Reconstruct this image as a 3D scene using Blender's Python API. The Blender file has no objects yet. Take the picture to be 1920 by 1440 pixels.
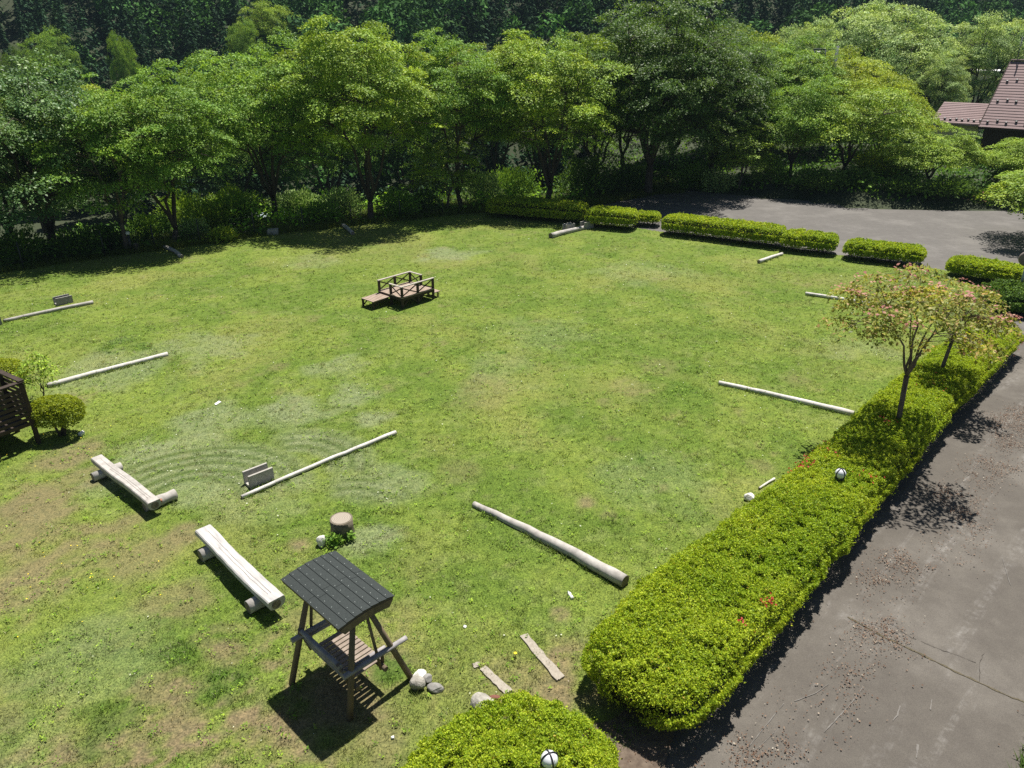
import bpy, math, random
import numpy as np
from mathutils import Vector, Matrix
random.seed(7)
RNG = np.random.default_rng(11)
R = math.radians
SC = bpy.context.scene
COL = SC.collection

# ------------------------------------------------------------------ camera
FPX, TILT, EYE = 1387.0, R(24.8), 9.5
cam = bpy.data.objects.new('camera', bpy.data.cameras.new('camera'))
COL.objects.link(cam)
cam.data.sensor_width = 36.0
cam.data.lens = FPX / 1920 * 36.0
cam.data.clip_start = 0.1
cam.data.clip_end = 3000
cam.location = (0, 0, EYE)
cam.rotation_euler = (R(90) - TILT, 0, 0)
SC.camera = cam

# ------------------------------------------------------------------ sky and sun
SUN_EL, SUN_AZ = R(68), R(22)          # azimuth measured clockwise from +Y
world = bpy.data.worlds.new('World')
SC.world = world
world.use_nodes = True
nt = world.node_tree
bg = nt.nodes['Background']
sky = nt.nodes.new('ShaderNodeTexSky')
sky.sky_type = 'NISHITA'
sky.sun_disc = False
sky.sun_elevation = SUN_EL
sky.sun_rotation = SUN_AZ
sky.altitude = 800
nt.links.new(sky.outputs[0], bg.inputs[0])
bg.inputs[1].default_value = 0.037
sl = bpy.data.lights.new('sun', 'SUN')
sl.energy = 4.6
sl.angle = R(0.55)
sl.color = (1.0, 0.95, 0.86)
so = bpy.data.objects.new('sun', sl)
COL.objects.link(so)
sd = Vector((math.sin(SUN_AZ) * math.cos(SUN_EL), math.cos(SUN_AZ) * math.cos(SUN_EL), math.sin(SUN_EL)))
so.rotation_euler = sd.to_track_quat('Z', 'Y').to_euler()
so.location = (0, 0, 60)
SC.view_settings.view_transform = 'Standard'
SC.view_settings.look = 'None'
SC.view_settings.exposure = 1.02
SC.view_settings.gamma = 1.0
SC.cycles.use_denoising = False
SC.cycles.adaptive_threshold = 0.004
SC.cycles.max_bounces = 7
SC.cycles.diffuse_bounces = 3
SC.cycles.glossy_bounces = 2
SC.cycles.transmission_bounces = 4

# ------------------------------------------------------------------ survey helpers: photo pixel -> point of the place
def ray(px, py):
    x = (px - 960) / FPX
    y = -(py - 720) / FPX
    return np.array([x, math.cos(TILT) + y * math.sin(TILT), -math.sin(TILT) + y * math.cos(TILT)])
def G(px, py, z=0.0):
    d = ray(px, py)
    p = np.array([0, 0, EYE]) + d * (z - EYE) / d[2]
    return Vector(p)
def AT(px, py, depth):
    d = ray(px, py)
    return Vector(np.array([0, 0, EYE]) + d * depth / d[1])
def smooth(a, b, x):
    t = np.clip((x - a) / (b - a), 0, 1)
    return t * t * (3 - 2 * t)

# ------------------------------------------------------------------ noise
def vnoise(p, seed=0):
    p = np.asarray(p, float)
    i = np.floor(p).astype(np.int64)
    f = p - i
    f = f * f * (3 - 2 * f)
    def h(ix, iy, iz):
        n = (ix * 374761393 + iy * 668265263 + iz * 1274126177 + seed * 974711) & 0x7fffffff
        n = ((n ^ (n >> 13)) * 1274126177) & 0x7fffffff
        return ((n ^ (n >> 16)) & 0xffff) / 65535.0
    x, y, z = i[:, 0], i[:, 1], i[:, 2]
    r = 0
    for dx in (0, 1):
        for dy in (0, 1):
            for dz in (0, 1):
                w = (f[:, 0] if dx else 1 - f[:, 0]) * (f[:, 1] if dy else 1 - f[:, 1]) * (f[:, 2] if dz else 1 - f[:, 2])
                r = r + w * h(x + dx, y + dy, z + dz)
    return r
def fbm(p, oct=3, seed=0):
    p = np.asarray(p, float)
    a, s, t = 1.0, 0.0, 0.0
    for k in range(oct):
        s = s + a * vnoise(p * (2 ** k) + 17.3 * k, seed + k)
        t += a
        a *= 0.5
    return s / t
def n2(x, y, sc, oct=3, seed=0):
    return fbm(np.stack([x * sc, y * sc, np.zeros_like(x) + 0.37], 1), oct, seed)

# ------------------------------------------------------------------ mesh helpers
def mesh_np(name, v, f):
    """v (n,3); f (m,k) all faces with k corners"""
    me = bpy.data.meshes.new(name)
    v = np.ascontiguousarray(v, np.float32)
    f = np.ascontiguousarray(f, np.int32)
    k = f.shape[1]
    me.vertices.add(len(v)); me.vertices.foreach_set('co', v.ravel())
    me.loops.add(f.size); me.loops.foreach_set('vertex_index', f.ravel())
    me.polygons.add(len(f)); me.polygons.foreach_set('loop_start', np.arange(0, f.size, k, dtype=np.int32))
    me.update(calc_edges=True)
    return me
def set_col(me, cols):
    a = me.color_attributes.new('Col', 'FLOAT_COLOR', 'POINT')
    c = np.ones((len(me.vertices), 4), np.float32)
    c[:, :3] = cols
    a.data.foreach_set('color', c.ravel())
def obj(name, me, mat=None, parent=None):
    o = bpy.data.objects.new(name, me)
    COL.objects.link(o)
    if mat is not None and me is not None and len(me.materials) == 0:
        me.materials.append(mat)
    if parent is not None:
        o.parent = parent
    return o
def tag(o, label=None, cat=None, group=None, kind=None):
    if label: o['label'] = label
    if cat: o['category'] = cat
    if group: o['group'] = group
    if kind: o['kind'] = kind
    return o
def thing(name, label, cat, loc=(0, 0, 0), rz=0.0, group=None):
    o = bpy.data.objects.new(name, None)
    o.empty_display_size = 0.2
    COL.objects.link(o)
    o.location = loc
    o.rotation_euler = (0, 0, rz)
    return tag(o, label, cat, group)

class MB:
    def __init__(s):
        s.v, s.f, s.sm = [], [], []
    def quadstrip(s, rings, cap=True, smooth=True):
        base = len(s.v); n = len(rings[0])
        for r in rings: s.v += [tuple(p) for p in r]
        for i in range(len(rings) - 1):
            for k in range(n):
                a = base + i * n + k; b = base + i * n + (k + 1) % n
                s.f.append((a, b, b + n, a + n)); s.sm.append(smooth)
        if cap:
            s.f.append(tuple(base + k for k in reversed(range(n)))); s.sm.append(False)
            e = base + (len(rings) - 1) * n
            s.f.append(tuple(e + k for k in range(n))); s.sm.append(False)
    def tube(s, pts, rad, n=8, cap=True, sq=1.0, wob=0.0):
        pts = [Vector(p) for p in pts]
        rads = rad if hasattr(rad, '__len__') else [rad] * len(pts)
        up = Vector((0, 0, 1))
        d0 = (pts[-1] - pts[0]).normalized()
        if abs(d0.z) > 0.9: up = Vector((1, 0, 0))
        rings = []
        for i, p in enumerate(pts):
            t = (pts[min(i + 1, len(pts) - 1)] - pts[max(i - 1, 0)])
            t = t.normalized() if t.length > 1e-9 else d0
            a = t.cross(up)
            a = a.normalized() if a.length > 1e-6 else Vector((1, 0, 0))
            b = a.cross(t).normalized()
            rings.append([p + a * (math.cos(2 * math.pi * k / n) * rads[i] * (1 + random.uniform(-wob, wob))) +
                          b * (math.sin(2 * math.pi * k / n) * rads[i] * sq * (1 + random.uniform(-wob, wob))) for k in range(n)])
        s.quadstrip(rings, cap)
        return s
    def box(s, c, size, rz=0.0, M=None, bev=0.0):
        hx, hy, hz = size[0] / 2, size[1] / 2, size[2] / 2
        if M is None: M = Matrix.Rotation(rz, 3, 'Z')
        c = Vector(c)
        def ring(z, i):
            return [c + M @ Vector(p) for p in ((-hx + i, -hy, z), (hx - i, -hy, z), (hx, -hy + i, z), (hx, hy - i, z), (hx - i, hy, z), (-hx + i, hy, z), (-hx, hy - i, z), (-hx, -hy + i, z))]
        if bev > 0:
            b = bev
            def rr(z, sx):
                X, Yy = hx - sx, hy - sx
                return [c + M @ Vector(p) for p in ((-X + b, -Yy, z), (X - b, -Yy, z), (X, -Yy + b, z), (X, Yy - b, z), (X - b, Yy, z), (-X + b, Yy, z), (-X, Yy - b, z), (-X, -Yy + b, z))]
            s.quadstrip([rr(-hz, b), rr(-hz + b, 0), rr(hz - b, 0), rr(hz, b)], True, False)
        else:
            r0 = [c + M @ Vector((x, y, -hz)) for x, y in ((-hx, -hy), (hx, -hy), (hx, hy), (-hx, hy))]
            r1 = [c + M @ Vector((x, y, hz)) for x, y in ((-hx, -hy), (hx, -hy), (hx, hy), (-hx, hy))]
            s.quadstrip([r0, r1], True, False)
        return s
    def bar(s, a, b, w, h, bev=0.006):
        a, b = Vector(a), Vector(b)
        d = b - a; L = d.length
        x = d.normalized()
        up = Vector((0, 0, 1)) if abs(x.z) < 0.95 else Vector((1, 0, 0))
        y = up.cross(x).normalized(); z = x.cross(y)
        M = Matrix((x, y, z)).transposed()
        return s.box((a + b) / 2, (L, w, h), M=M, bev=bev)
    def poly(s, pts):
        base = len(s.v)
        s.v += [tuple(p) for p in pts]
        s.f.append(tuple(range(base, base + len(pts)))); s.sm.append(False)
        return s
    def mesh(s, name):
        me = bpy.data.meshes.new(name)
        me.from_pydata(s.v, [], s.f)
        me.polygons.foreach_set('use_smooth', s.sm)
        me.update()
        return me
    def build(s, name, mat, parent=None):
        return obj(name, s.mesh(name), mat, parent)

def rock_mesh(name, size, seed, flat=0.0):
    import bmesh
    bm = bmesh.new()
    bmesh.ops.create_icosphere(bm, subdivisions=3, radius=1.0)
    co = np.array([v.co[:] for v in bm.verts])
    n = fbm(co * 1.3 + seed * 5.1, 3, seed)
    # facets: clamp against a few random planes
    rr = np.random.default_rng(seed)
    for k in range(9):
        d = rr.normal(size=3); d /= np.linalg.norm(d)
        lim = rr.uniform(0.62, 0.9)
        t = co @ d
        over = np.maximum(t - lim, 0)
        co = co - over[:, None] * d * 0.92
    co = co * (0.85 + 0.3 * n)[:, None] * np.array(size)
    for v, c in zip(bm.verts, co): v.co = c
    me = bpy.data.meshes.new(name)
    bm.to_mesh(me); bm.free()
    return me

# ------------------------------------------------------------------ materials
def newmat(name):
    m = bpy.data.materials.new(name)
    m.use_nodes = True
    t = m.node_tree
    return m, t, t.nodes['Principled BSDF'], t.nodes['Material Output']
def nd(t, typ, **kw):
    n = t.nodes.new(typ)
    for k, v in kw.items():
        setattr(n, k, v)
    return n
def ramp(t, fac, stops):
    r = nd(t, 'ShaderNodeValToRGB')
    e = r.color_ramp.elements
    while len(e) < len(stops): e.new(0.5)
    for el, (p, c) in zip(e, stops):
        el.position = p
        el.color = (*c, 1)
    t.links.new(fac, r.inputs[0])
    return r
def noise(t, scale, detail=4.0, rough=0.55, vec=None, dist=0.0):
    n = nd(t, 'ShaderNodeTexNoise')
    n.inputs['Scale'].default_value = scale
    n.inputs['Detail'].default_value = detail
    n.inputs['Roughness'].default_value = rough
    n.inputs['Distortion'].default_value = dist
    if vec is not None: t.links.new(vec, n.inputs['Vector'])
    return n
def mixc(t, fac, a, b, blend='MIX'):
    m = nd(t, 'ShaderNodeMix', data_type='RGBA', blend_type=blend)
    for s, v in ((m.inputs[0], fac), (m.inputs[6], a), (m.inputs[7], b)):
        if hasattr(v, 'links') or hasattr(v, 'is_linked'): t.links.new(v, s)
        elif isinstance(v, (int, float)): s.default_value = v
        else: s.default_value = (*v, 1)
    return m.outputs[2]
def bump(t, b, h, strength, dist):
    n = nd(t, 'ShaderNodeBump')
    n.inputs['Strength'].default_value = strength
    n.inputs['Distance'].default_value = dist
    t.links.new(h, n.inputs['Height'])
    t.links.new(n.outputs[0], b.inputs['Normal'])
def objvec(t, scale=(1, 1, 1), rot=(0, 0, 0)):
    c = nd(t, 'ShaderNodeTexCoord')
    m = nd(t, 'ShaderNodeMapping')
    m.inputs['Scale'].default_value = scale
    m.inputs['Rotation'].default_value = rot
    t.links.new(c.outputs['Object'], m.inputs['Vector'])
    return m.outputs[0]

def leafmat(name, stops, trans=0.42, tcol=(0.30, 0.42, 0.02), rough=0.42, spec=0.35):
    m, t, b, out = newmat(name)
    g = nd(t, 'ShaderNodeNewGeometry')
    ta = nd(t, 'ShaderNodeAttribute'); ta.attribute_name = 'tint'      # young or old foliage, spray by spray
    r = nd(t, 'ShaderNodeMix', data_type='RGBA', blend_type='MULTIPLY')
    r.inputs[0].default_value = 1.0
    rr_ = ramp(t, g.outputs['Random Per Island'], stops)
    t.links.new(rr_.outputs[0], r.inputs[6]); t.links.new(ta.outputs['Color'], r.inputs[7])
    rc = r.outputs[2]
    t.links.new(rc, b.inputs['Base Color'])
    b.inputs['Roughness'].default_value = rough
    b.inputs['Specular IOR Level'].default_value = spec
    tr = nd(t, 'ShaderNodeBsdfTranslucent')
    tc = mixc(t, 1.0, mixc(t, 0.55, rr_.outputs[0], tcol), ta.outputs['Color'], 'MULTIPLY')
    t.links.new(tc, tr.inputs[0])
    mx = nd(t, 'ShaderNodeMixShader')
    mx.inputs[0].default_value = trans
    t.links.new(b.outputs[0], mx.inputs[1]); t.links.new(tr.outputs[0], mx.inputs[2])
    t.links.new(mx.outputs[0], out.inputs[0])
    return m
def colmat(name, trans=0.0, rough=0.8, spec=0.2, tmul=(1.25, 1.2, 0.5)):
    """colour from the mesh's own per-vertex plant colour"""
    m, t, b, out = newmat(name)
    a = nd(t, 'ShaderNodeVertexColor', layer_name='Col')
    t.links.new(a.outputs[0], b.inputs['Base Color'])
    b.inputs['Roughness'].default_value = rough
    b.inputs['Specular IOR Level'].default_value = spec
    if trans > 0:
        tr = nd(t, 'ShaderNodeBsdfTranslucent')
        t.links.new(mixc(t, 1.0, a.outputs[0], tmul, 'MULTIPLY'), tr.inputs[0])
        mx = nd(t, 'ShaderNodeMixShader')
        mx.inputs[0].default_value = trans
        t.links.new(b.outputs[0], mx.inputs[1]); t.links.new(tr.outputs[0], mx.inputs[2])
        t.links.new(mx.outputs[0], out.inputs[0])
    return m
def plainmat(name, c1, c2, scale=6.0, rough=0.75, bmp=0.3, bdist=0.01, stretch=(1, 1, 1), spec=0.3, metal=0.0):
    m, t, b, out = newmat(name)
    v = objvec(t, stretch)
    n = noise(t, scale, 6, 0.6, v)
    r = ramp(t, n.outputs[0], [(0.3, c1), (0.7, c2)])
    t.links.new(r.outputs[0], b.inputs['Base Color'])
    b.inputs['Roughness'].default_value = rough
    b.inputs['Specular IOR Level'].default_value = spec
    b.inputs['Metallic'].default_value = metal
    if bmp: bump(t, b, noise(t, scale * 3, 5, 0.6, v).outputs[0], bmp, bdist)
    return m

M = {}
M['bark'] = plainmat('bark', (0.035, 0.027, 0.02), (0.10, 0.08, 0.065), 9, 0.9, 0.6, 0.02, (1, 1, 0.3))
M['pale_bark'] = plainmat('pale_bark', (0.07, 0.055, 0.045), (0.17, 0.14, 0.12), 9, 0.9, 0.5, 0.02, (1, 1, 0.3))
M['old_log'] = plainmat('old_log', (0.29, 0.27, 0.25), (0.50, 0.475, 0.445), 5, 0.85, 0.5, 0.01)
M['bleached'] = plainmat('bleached_wood', (0.44, 0.42, 0.39), (0.72, 0.69, 0.65), 4, 0.8, 0.4, 0.01)
M['bench_wood'] = plainmat('bench_wood', (0.32, 0.31, 0.305), (0.58, 0.565, 0.55), 5, 0.85, 0.5, 0.01, (.35, 2.5, 1))
M['end_grain'] = plainmat('end_grain', (0.10, 0.085, 0.07), (0.26, 0.22, 0.18), 14, 0.9, 0.4, 0.01)
M['swing_wood'] = plainmat('swing_wood', (0.11, 0.085, 0.055), (0.22, 0.17, 0.115), 7, 0.8, 0.4, 0.01, (1, 1, 0.25))
M['grey_wood'] = plainmat('grey_wood', (0.20, 0.19, 0.20), (0.38, 0.36, 0.36), 7, 0.8, 0.4, 0.01)
M['slat'] = plainmat('slat_wood', (0.20, 0.155, 0.125), (0.32, 0.265, 0.22), 6, 0.8, 0.3, 0.005)
M['brown_wood'] = plainmat('brown_wood', (0.030, 0.020, 0.015), (0.060, 0.042, 0.032), 8, 0.65, 0.3, 0.005)
M['deck_wood'] = plainmat('deck_board', (0.27, 0.20, 0.155), (0.38, 0.30, 0.24), 5, 0.75, 0.3, 0.004)
M['rail_wood'] = plainmat('rail_top_wood', (0.30, 0.27, 0.23), (0.46, 0.42, 0.37), 5, 0.75, 0.3, 0.004)
M['shingle'] = plainmat('roof_shingle', (0.022, 0.028, 0.028), (0.044, 0.052, 0.051), 60, 0.9, 0.5, 0.004)
M['concrete'] = plainmat('concrete', (0.30, 0.285, 0.255), (0.43, 0.41, 0.37), 9, 0.9, 0.4, 0.006)
M['old_concrete'] = plainmat('old_concrete', (0.17, 0.165, 0.155), (0.33, 0.32, 0.30), 7, 0.9, 0.4, 0.006)
M['stone'] = plainmat('field_stone', (0.22, 0.205, 0.18), (0.44, 0.42, 0.375), 11, 0.9, 0.7, 0.02)
M['white_stone'] = plainmat('white_stone', (0.62, 0.60, 0.55), (0.82, 0.80, 0.75), 9, 0.85, 0.4, 0.01)
M['plate'] = plainmat('paving_plate', (0.26, 0.23, 0.19), (0.38, 0.345, 0.29), 16, 0.9, 0.5, 0.006)
M['brick'] = plainmat('brick', (0.24, 0.11, 0.075), (0.36, 0.18, 0.12), 12, 0.9, 0.3, 0.006)
M['dark_metal'] = plainmat('dark_metal', (0.012, 0.013, 0.018), (0.03, 0.032, 0.04), 8, 0.45, 0.05, 0.002, spec=0.5)
M['grey_metal'] = plainmat('grey_metal', (0.32, 0.36, 0.34), (0.46, 0.50, 0.48), 8, 0.5, 0.1, 0.002, metal=0.2)
M['blue_steel'] = plainmat('blue_steel', (0.07, 0.085, 0.11), (0.12, 0.14, 0.17), 8, 0.5, 0.1, 0.002)
M['white'] = plainmat('white_paint', (0.68, 0.68, 0.66), (0.82, 0.82, 0.80), 8, 0.6, 0.1, 0.002)
M['cream_wall'] = plainmat('cream_wall', (0.52, 0.46, 0.33), (0.60, 0.54, 0.40), 3, 0.85, 0.2, 0.005)
M['brown_wall'] = plainmat('brown_wall', (0.035, 0.022, 0.016), (0.06, 0.04, 0.03), 5, 0.8, 0.3, 0.005, (1, 1, 0.2))
M['sack'] = plainmat('red_brown', (0.14, 0.055, 0.04), (0.22, 0.09, 0.065), 10, 0.8, 0.3, 0.01)

# globe glass
m, t, b, out = newmat('globe_glass')
b.inputs['Base Color'].default_value = (0.72, 0.74, 0.78, 1)
b.inputs['Roughness'].default_value = 0.18
M['globe'] = m

LEAF = {
 'green': leafmat('leaf_green', [(0.0, (0.079, 0.167, 0.022)), (0.5, (0.143, 0.277, 0.035)), (1.0, (0.238, 0.381, 0.056))], 0.22, (0.442, 0.676, 0.039), 0.55, 0.18),
 'yellow': leafmat('leaf_yellow_green', [(0.0, (0.122, 0.201, 0.020)), (0.5, (0.220, 0.329, 0.029)), (1.0, (0.366, 0.439, 0.037))], 0.22, (0.560, 0.660, 0.030), 0.55, 0.18),
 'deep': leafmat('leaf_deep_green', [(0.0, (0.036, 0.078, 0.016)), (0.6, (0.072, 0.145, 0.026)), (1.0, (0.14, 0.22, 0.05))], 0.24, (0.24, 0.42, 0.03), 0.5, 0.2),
 'fresh': leafmat('leaf_fresh_green', [(0.0, (0.104, 0.189, 0.020)), (0.5, (0.189, 0.323, 0.032)), (1.0, (0.317, 0.439, 0.044))], 0.22, (0.460, 0.620, 0.035), 0.55, 0.18),
 'pale': leafmat('leaf_pale_green', [(0.0, (0.174, 0.270, 0.079)), (0.5, (0.285, 0.412, 0.127)), (1.0, (0.412, 0.539, 0.190))], 0.22, (0.520, 0.702, 0.143), 0.55, 0.15),
 'glossy': leafmat('leaf_glossy_green', [(0.0, (0.043, 0.102, 0.024)), (0.5, (0.084, 0.174, 0.042)), (1.0, (0.144, 0.252, 0.078))], 0.2, (0.260, 0.440, 0.050), 0.5, 0.28),
 'maple': leafmat('leaf_maple', [(0.0, (0.122, 0.232, 0.020)), (0.5, (0.207, 0.336, 0.032)), (1.0, (0.305, 0.415, 0.044))], 0.22, (0.440, 0.600, 0.040), 0.55, 0.18),
 'hedge':  leafmat('leaf_hedge', [(0.0, (0.085, 0.155, 0.012)), (0.35, (0.225, 0.335, 0.022)), (1.0, (0.40, 0.49, 0.038))], 0.36, (0.66, 0.82, 0.026), 0.55, 0.2),
 'topiary': leafmat('leaf_topiary', [(0.0, (0.09, 0.14, 0.010)), (0.4, (0.21, 0.27, 0.016)), (1.0, (0.36, 0.41, 0.024))], 0.36, (0.58, 0.66, 0.02), 0.55, 0.2),
 'dogwood': leafmat('leaf_dogwood', [(0.0, (0.10, 0.145, 0.026)), (0.5, (0.19, 0.235, 0.042)), (0.78, (0.28, 0.28, 0.06)), (1.0, (0.40, 0.25, 0.11))], 0.36, (0.52, 0.56, 0.05), 0.5, 0.22),
 'conifer': leafmat('leaf_conifer', [(0.0, (0.016, 0.034, 0.020)), (0.6, (0.027, 0.055, 0.030)), (1.0, (0.044, 0.076, 0.040))], 0.10, (0.06, 0.11, 0.03), 0.8, 0.05),
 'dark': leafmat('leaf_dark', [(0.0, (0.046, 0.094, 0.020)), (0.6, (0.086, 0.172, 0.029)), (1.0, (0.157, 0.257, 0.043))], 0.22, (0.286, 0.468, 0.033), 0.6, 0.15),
}
M['pink'] = leafmat('pink_bract', [(0.0, (0.34, 0.13, 0.12)), (0.6, (0.48, 0.22, 0.19)), (1.0, (0.58, 0.36, 0.26))], 0.35, (0.5, 0.20, 0.18), 0.6, 0.2)
M['red'] = leafmat('red_flower', [(0.0, (0.38, 0.03, 0.025)), (1.0, (0.55, 0.09, 0.07))], 0.35, (0.6, 0.06, 0.05), 0.6, 0.2)
M['cream_flower'] = leafmat('cream_flower', [(0.0, (0.50, 0.48, 0.34)), (1.0, (0.70, 0.68, 0.52))], 0.3, (0.6, 0.6, 0.4), 0.6, 0.2)

# ------------------------------------------------------------------ leaves
def leaf_arrays(p, d, nrm, L, W):
    """rhombic leaves: centre p, long direction d, face normal nrm"""
    d = d / np.maximum(np.linalg.norm(d, axis=1, keepdims=True), 1e-9)
    w = np.cross(nrm, d)
    w /= np.maximum(np.linalg.norm(w, axis=1, keepdims=True), 1e-9)
    a = d * (L * 0.5)[:, None]
    b = w * (W * 0.5)[:, None]
    v = np.stack([p - a, p + b - a * 0.1, p + a, p - b - a * 0.1], 1).reshape(-1, 3)
    f = np.arange(len(p) * 4, dtype=np.int32).reshape(-1, 4)
    return v, f
def rnd_unit(n, rng):
    v = rng.normal(size=(n, 3))
    return v / np.linalg.norm(v, axis=1, keepdims=True)
def add_tint(me, tint):
    a = me.color_attributes.new('tint', 'FLOAT_COLOR', 'POINT')
    c = np.ones((len(me.vertices), 4), np.float32)
    if tint is not None: c[:, :3] = np.repeat(tint, 4, 0)
    a.data.foreach_set('color', c.ravel())
def leaf_mesh(name, p, d, nrm, L, W, mat, tint=None):
    v, f = leaf_arrays(p, d, nrm, L, W)
    me = mesh_np(name, v, f)
    add_tint(me, tint)
    me.materials.append(mat)
    return me

# ------------------------------------------------------------------ trees
def crown_targets(n, c, rad, rng, low=-0.75, shell=0.55, lobes=0.35, seed=0):
    """spray centres in a lobed dome"""
    out = []
    while len(out) < n:
        v = rng.normal(size=3); v /= np.linalg.norm(v)
        if v[2] < low: continue
        r = shell + (1 - shell) * rng.random() ** 0.7
        k = 1 - lobes + 2 * lobes * fbm((v * 1.6 + seed * 3.7)[None], 2, seed)[0]
        out.append(c + v * rad * r * k)
    return np.array(out)
def make_tree_meshes(seed, height, radius, crown_low, leaf, bark, n_spray=120, per=260, lsize=0.14, spray_r=0.85, fork=1.1, limbs=5, trunk_r=0.16, fk_x=None, wild=.30, droop=0.25, lean=(0, 0), lobes=0.35, thick=0.13, low=-0.7, shell=0.5, flower=None, ntop=0):
    rng = np.random.default_rng(seed); random.seed(seed)
    mb = MB()
    cz = (crown_low + height) / 2
    rad = np.array([radius, radius, (height - crown_low) / 2])
    c = np.array([lean[0], lean[1], cz])
    fk = np.array([lean[0] * 0.15 + rng.normal() * 0.08, lean[1] * 0.15 + rng.normal() * 0.08, fork])
    if fk_x is not None: fk[0], fk[1] = fk_x, 0
    mb.tube([(0, 0, -0.3), (0, 0, 0.05), tuple(fk * [0.5, 0.5, 0.55]), tuple(fk)], [trunk_r * 1.5, trunk_r * 1.25, trunk_r * 1.02, trunk_r * 0.95], 10, wob=0.07)
    nodes, nrad = [], []
    az0 = rng.random() * 6.28
    for k in range(limbs):
        az = az0 + k * 6.283 / limbs + rng.normal() * 0.25
        up = 0.55 + 0.4 * rng.random()
        if k == limbs - 1 and limbs > 3: spread = 0.15
        else: spread = 0.45 + 0.3 * rng.random()
        tgt = c + np.array([math.cos(az) * radius * spread, math.sin(az) * radius * spread, (height - cz) * (up if spread > 0.3 else 0.85)])
        ctl = fk + np.array([math.cos(az) * radius * spread * (.45 if radius > 2.2 else .30), math.sin(az) * radius * spread * (.45 if radius > 2.2 else .30), (tgt[2] - fk[2]) * 0.42])
        pts, rr = [], []
        r0 = trunk_r * (0.72 if limbs <= 4 else 0.58) * rng.uniform(0.8, 1.1)
        wobv = rng.normal(size=(9, 3)) * (0.10 if radius > 2.2 else .03)
        for i in range(9):
            t = i / 8
            p = fk * (1 - t) ** 2 + 2 * ctl * t * (1 - t) + tgt * t * t + wobv[i] * (1 if 0 < i < 8 else 0)
            pts.append(p); rr.append(r0 * (1 - t) ** 1.2 + min(0.018, trunk_r * .07))
            if i > 1: nodes.append(p); nrad.append(rr[-1])
        mb.tube(pts, rr, 7, wob=0.05)
    nodes = np.array(nodes); nrad = np.array(nrad)
    T = crown_targets(n_spray, c, rad, rng, low=low, shell=shell, lobes=lobes, seed=seed)
    T = np.concatenate([T, nodes[6::7]])
    P, D, N, Ls = [], [], [], []
    FP = []; TN = []
    for i, tg in enumerate(T):
        dd = nodes - tg
        cost = np.linalg.norm(dd, axis=1) + np.maximum(dd[:, 2], 0) * 1.2
        j = int(np.argmin(cost))
        a = nodes[j]
        mid = a * 0.5 + tg * 0.5 + np.array([0, 0, 0.12 * np.linalg.norm(tg - a)]) + rng.normal(size=3) * 0.06
        r0 = min(nrad[j] * 0.6, 0.035)
        mb.tube([a, mid, tg], [r0, r0 * 0.7, 0.008], 4, cap=False)
        sr = spray_r * rng.uniform(0.6, 1.25)
        n = int(per * (sr / spray_r) ** 2 * rng.uniform(0.7, 1.2))
        out = tg - c; out[2] = 0
        on = np.linalg.norm(out); out = out / on if on > 1e-6 else np.array([1, 0, 0])
        # flattened, outward drooping spray, made of twig lines so that gaps stay between them
        th = rng.random(n) * 6.283
        rr = np.sqrt(rng.random(n)) * sr
        ntw = 9
        th = np.round(th / 6.283 * ntw) / ntw * 6.283 + rng.normal(size=n) * (0.20 / (0.3 + rr / sr)) + i
        loc = np.stack([np.cos(th) * rr, np.sin(th) * rr, rng.normal(size=n) * thick * sr - droop * rr * rr / sr], 1)
        tilt = (loc @ out) * (-0.22)
        loc[:, 2] += tilt + loc[:, 0] * rng.normal() * wild + loc[:, 1] * rng.normal() * wild
        P.append(tg + loc)
        dv = loc.copy(); dv[:, 2] = dv[:, 2] * 0.5 - 0.25 * sr
        dv += rng.normal(size=(n, 3)) * 0.4 * sr
        D.append(dv)
        nn = np.array([0, 0, 1.0]) + rnd_unit(n, rng) * 0.6 + out * 0.15
        N.append(nn)
        Ls.append(lsize * rng.uniform(0.6, 1.3, n))
        yv = rng.random() ** 2
        TN.append(np.tile(np.array([1.08 + 0.42 * yv, 1.06 + 0.25 * yv, 1.40 - 0.45 * yv]) * rng.uniform(0.80, 1.25), (n, 1)))
        if flower and rng.random() < flower[0] and tg[2] > c[2] + rad[2] * 0.05:
            m_ = int(flower[1] * rng.uniform(0.4, 1.3))
            th = rng.random(m_) * 6.283; rr = np.sqrt(rng.random(m_)) * sr * 0.9
            FP.append(tg + np.stack([np.cos(th) * rr, np.sin(th) * rr, 0.07 - droop * rr * rr / sr + rng.random(m_) * 0.08], 1))
    P = np.concatenate(P); D = np.concatenate(D); N = np.concatenate(N); Ls = np.concatenate(Ls); TN = np.concatenate(TN)
    keep = P[:, 2] > 0.15
    P, D, N, Ls, TN = P[keep], D[keep], N[keep], Ls[keep], TN[keep]
    crown = leaf_mesh('crown', P, D, N, Ls, Ls * rng.uniform(0.5, 0.7, len(Ls)), leaf, TN)
    trunk = mb.mesh('trunk'); trunk.materials.append(bark)
    fl = None
    if FP:
        FP = np.concatenate(FP); n = len(FP)
        L = 0.085 * rng.uniform(0.7, 1.3, n)
        fl = leaf_mesh('blossoms', FP, rng.normal(size=(n, 3)) * [1, 1, 0.3], np.array([0, 0, 1.0]) + rnd_unit(n, rng) * 0.5, L, L * 0.85, flower[2])
    return trunk, crown, fl
def plant_tree(name, meshes, loc, rz, s, label, cat='tree', group=None, leaf=None):
    t = thing(name, label, cat, loc, rz, group)
    t.scale = s if hasattr(s, '__len__') else (s, s, s)
    obj('trunk', meshes[0], None, t)
    cr = obj('crown', meshes[1], None, t)
    if leaf is not None:
        cr.material_slots[0].link = 'OBJECT'; cr.material_slots[0].material = leaf
    if meshes[2]: obj('blossoms', meshes[2], None, t)['kind'] = 'stuff'
    return t

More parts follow.
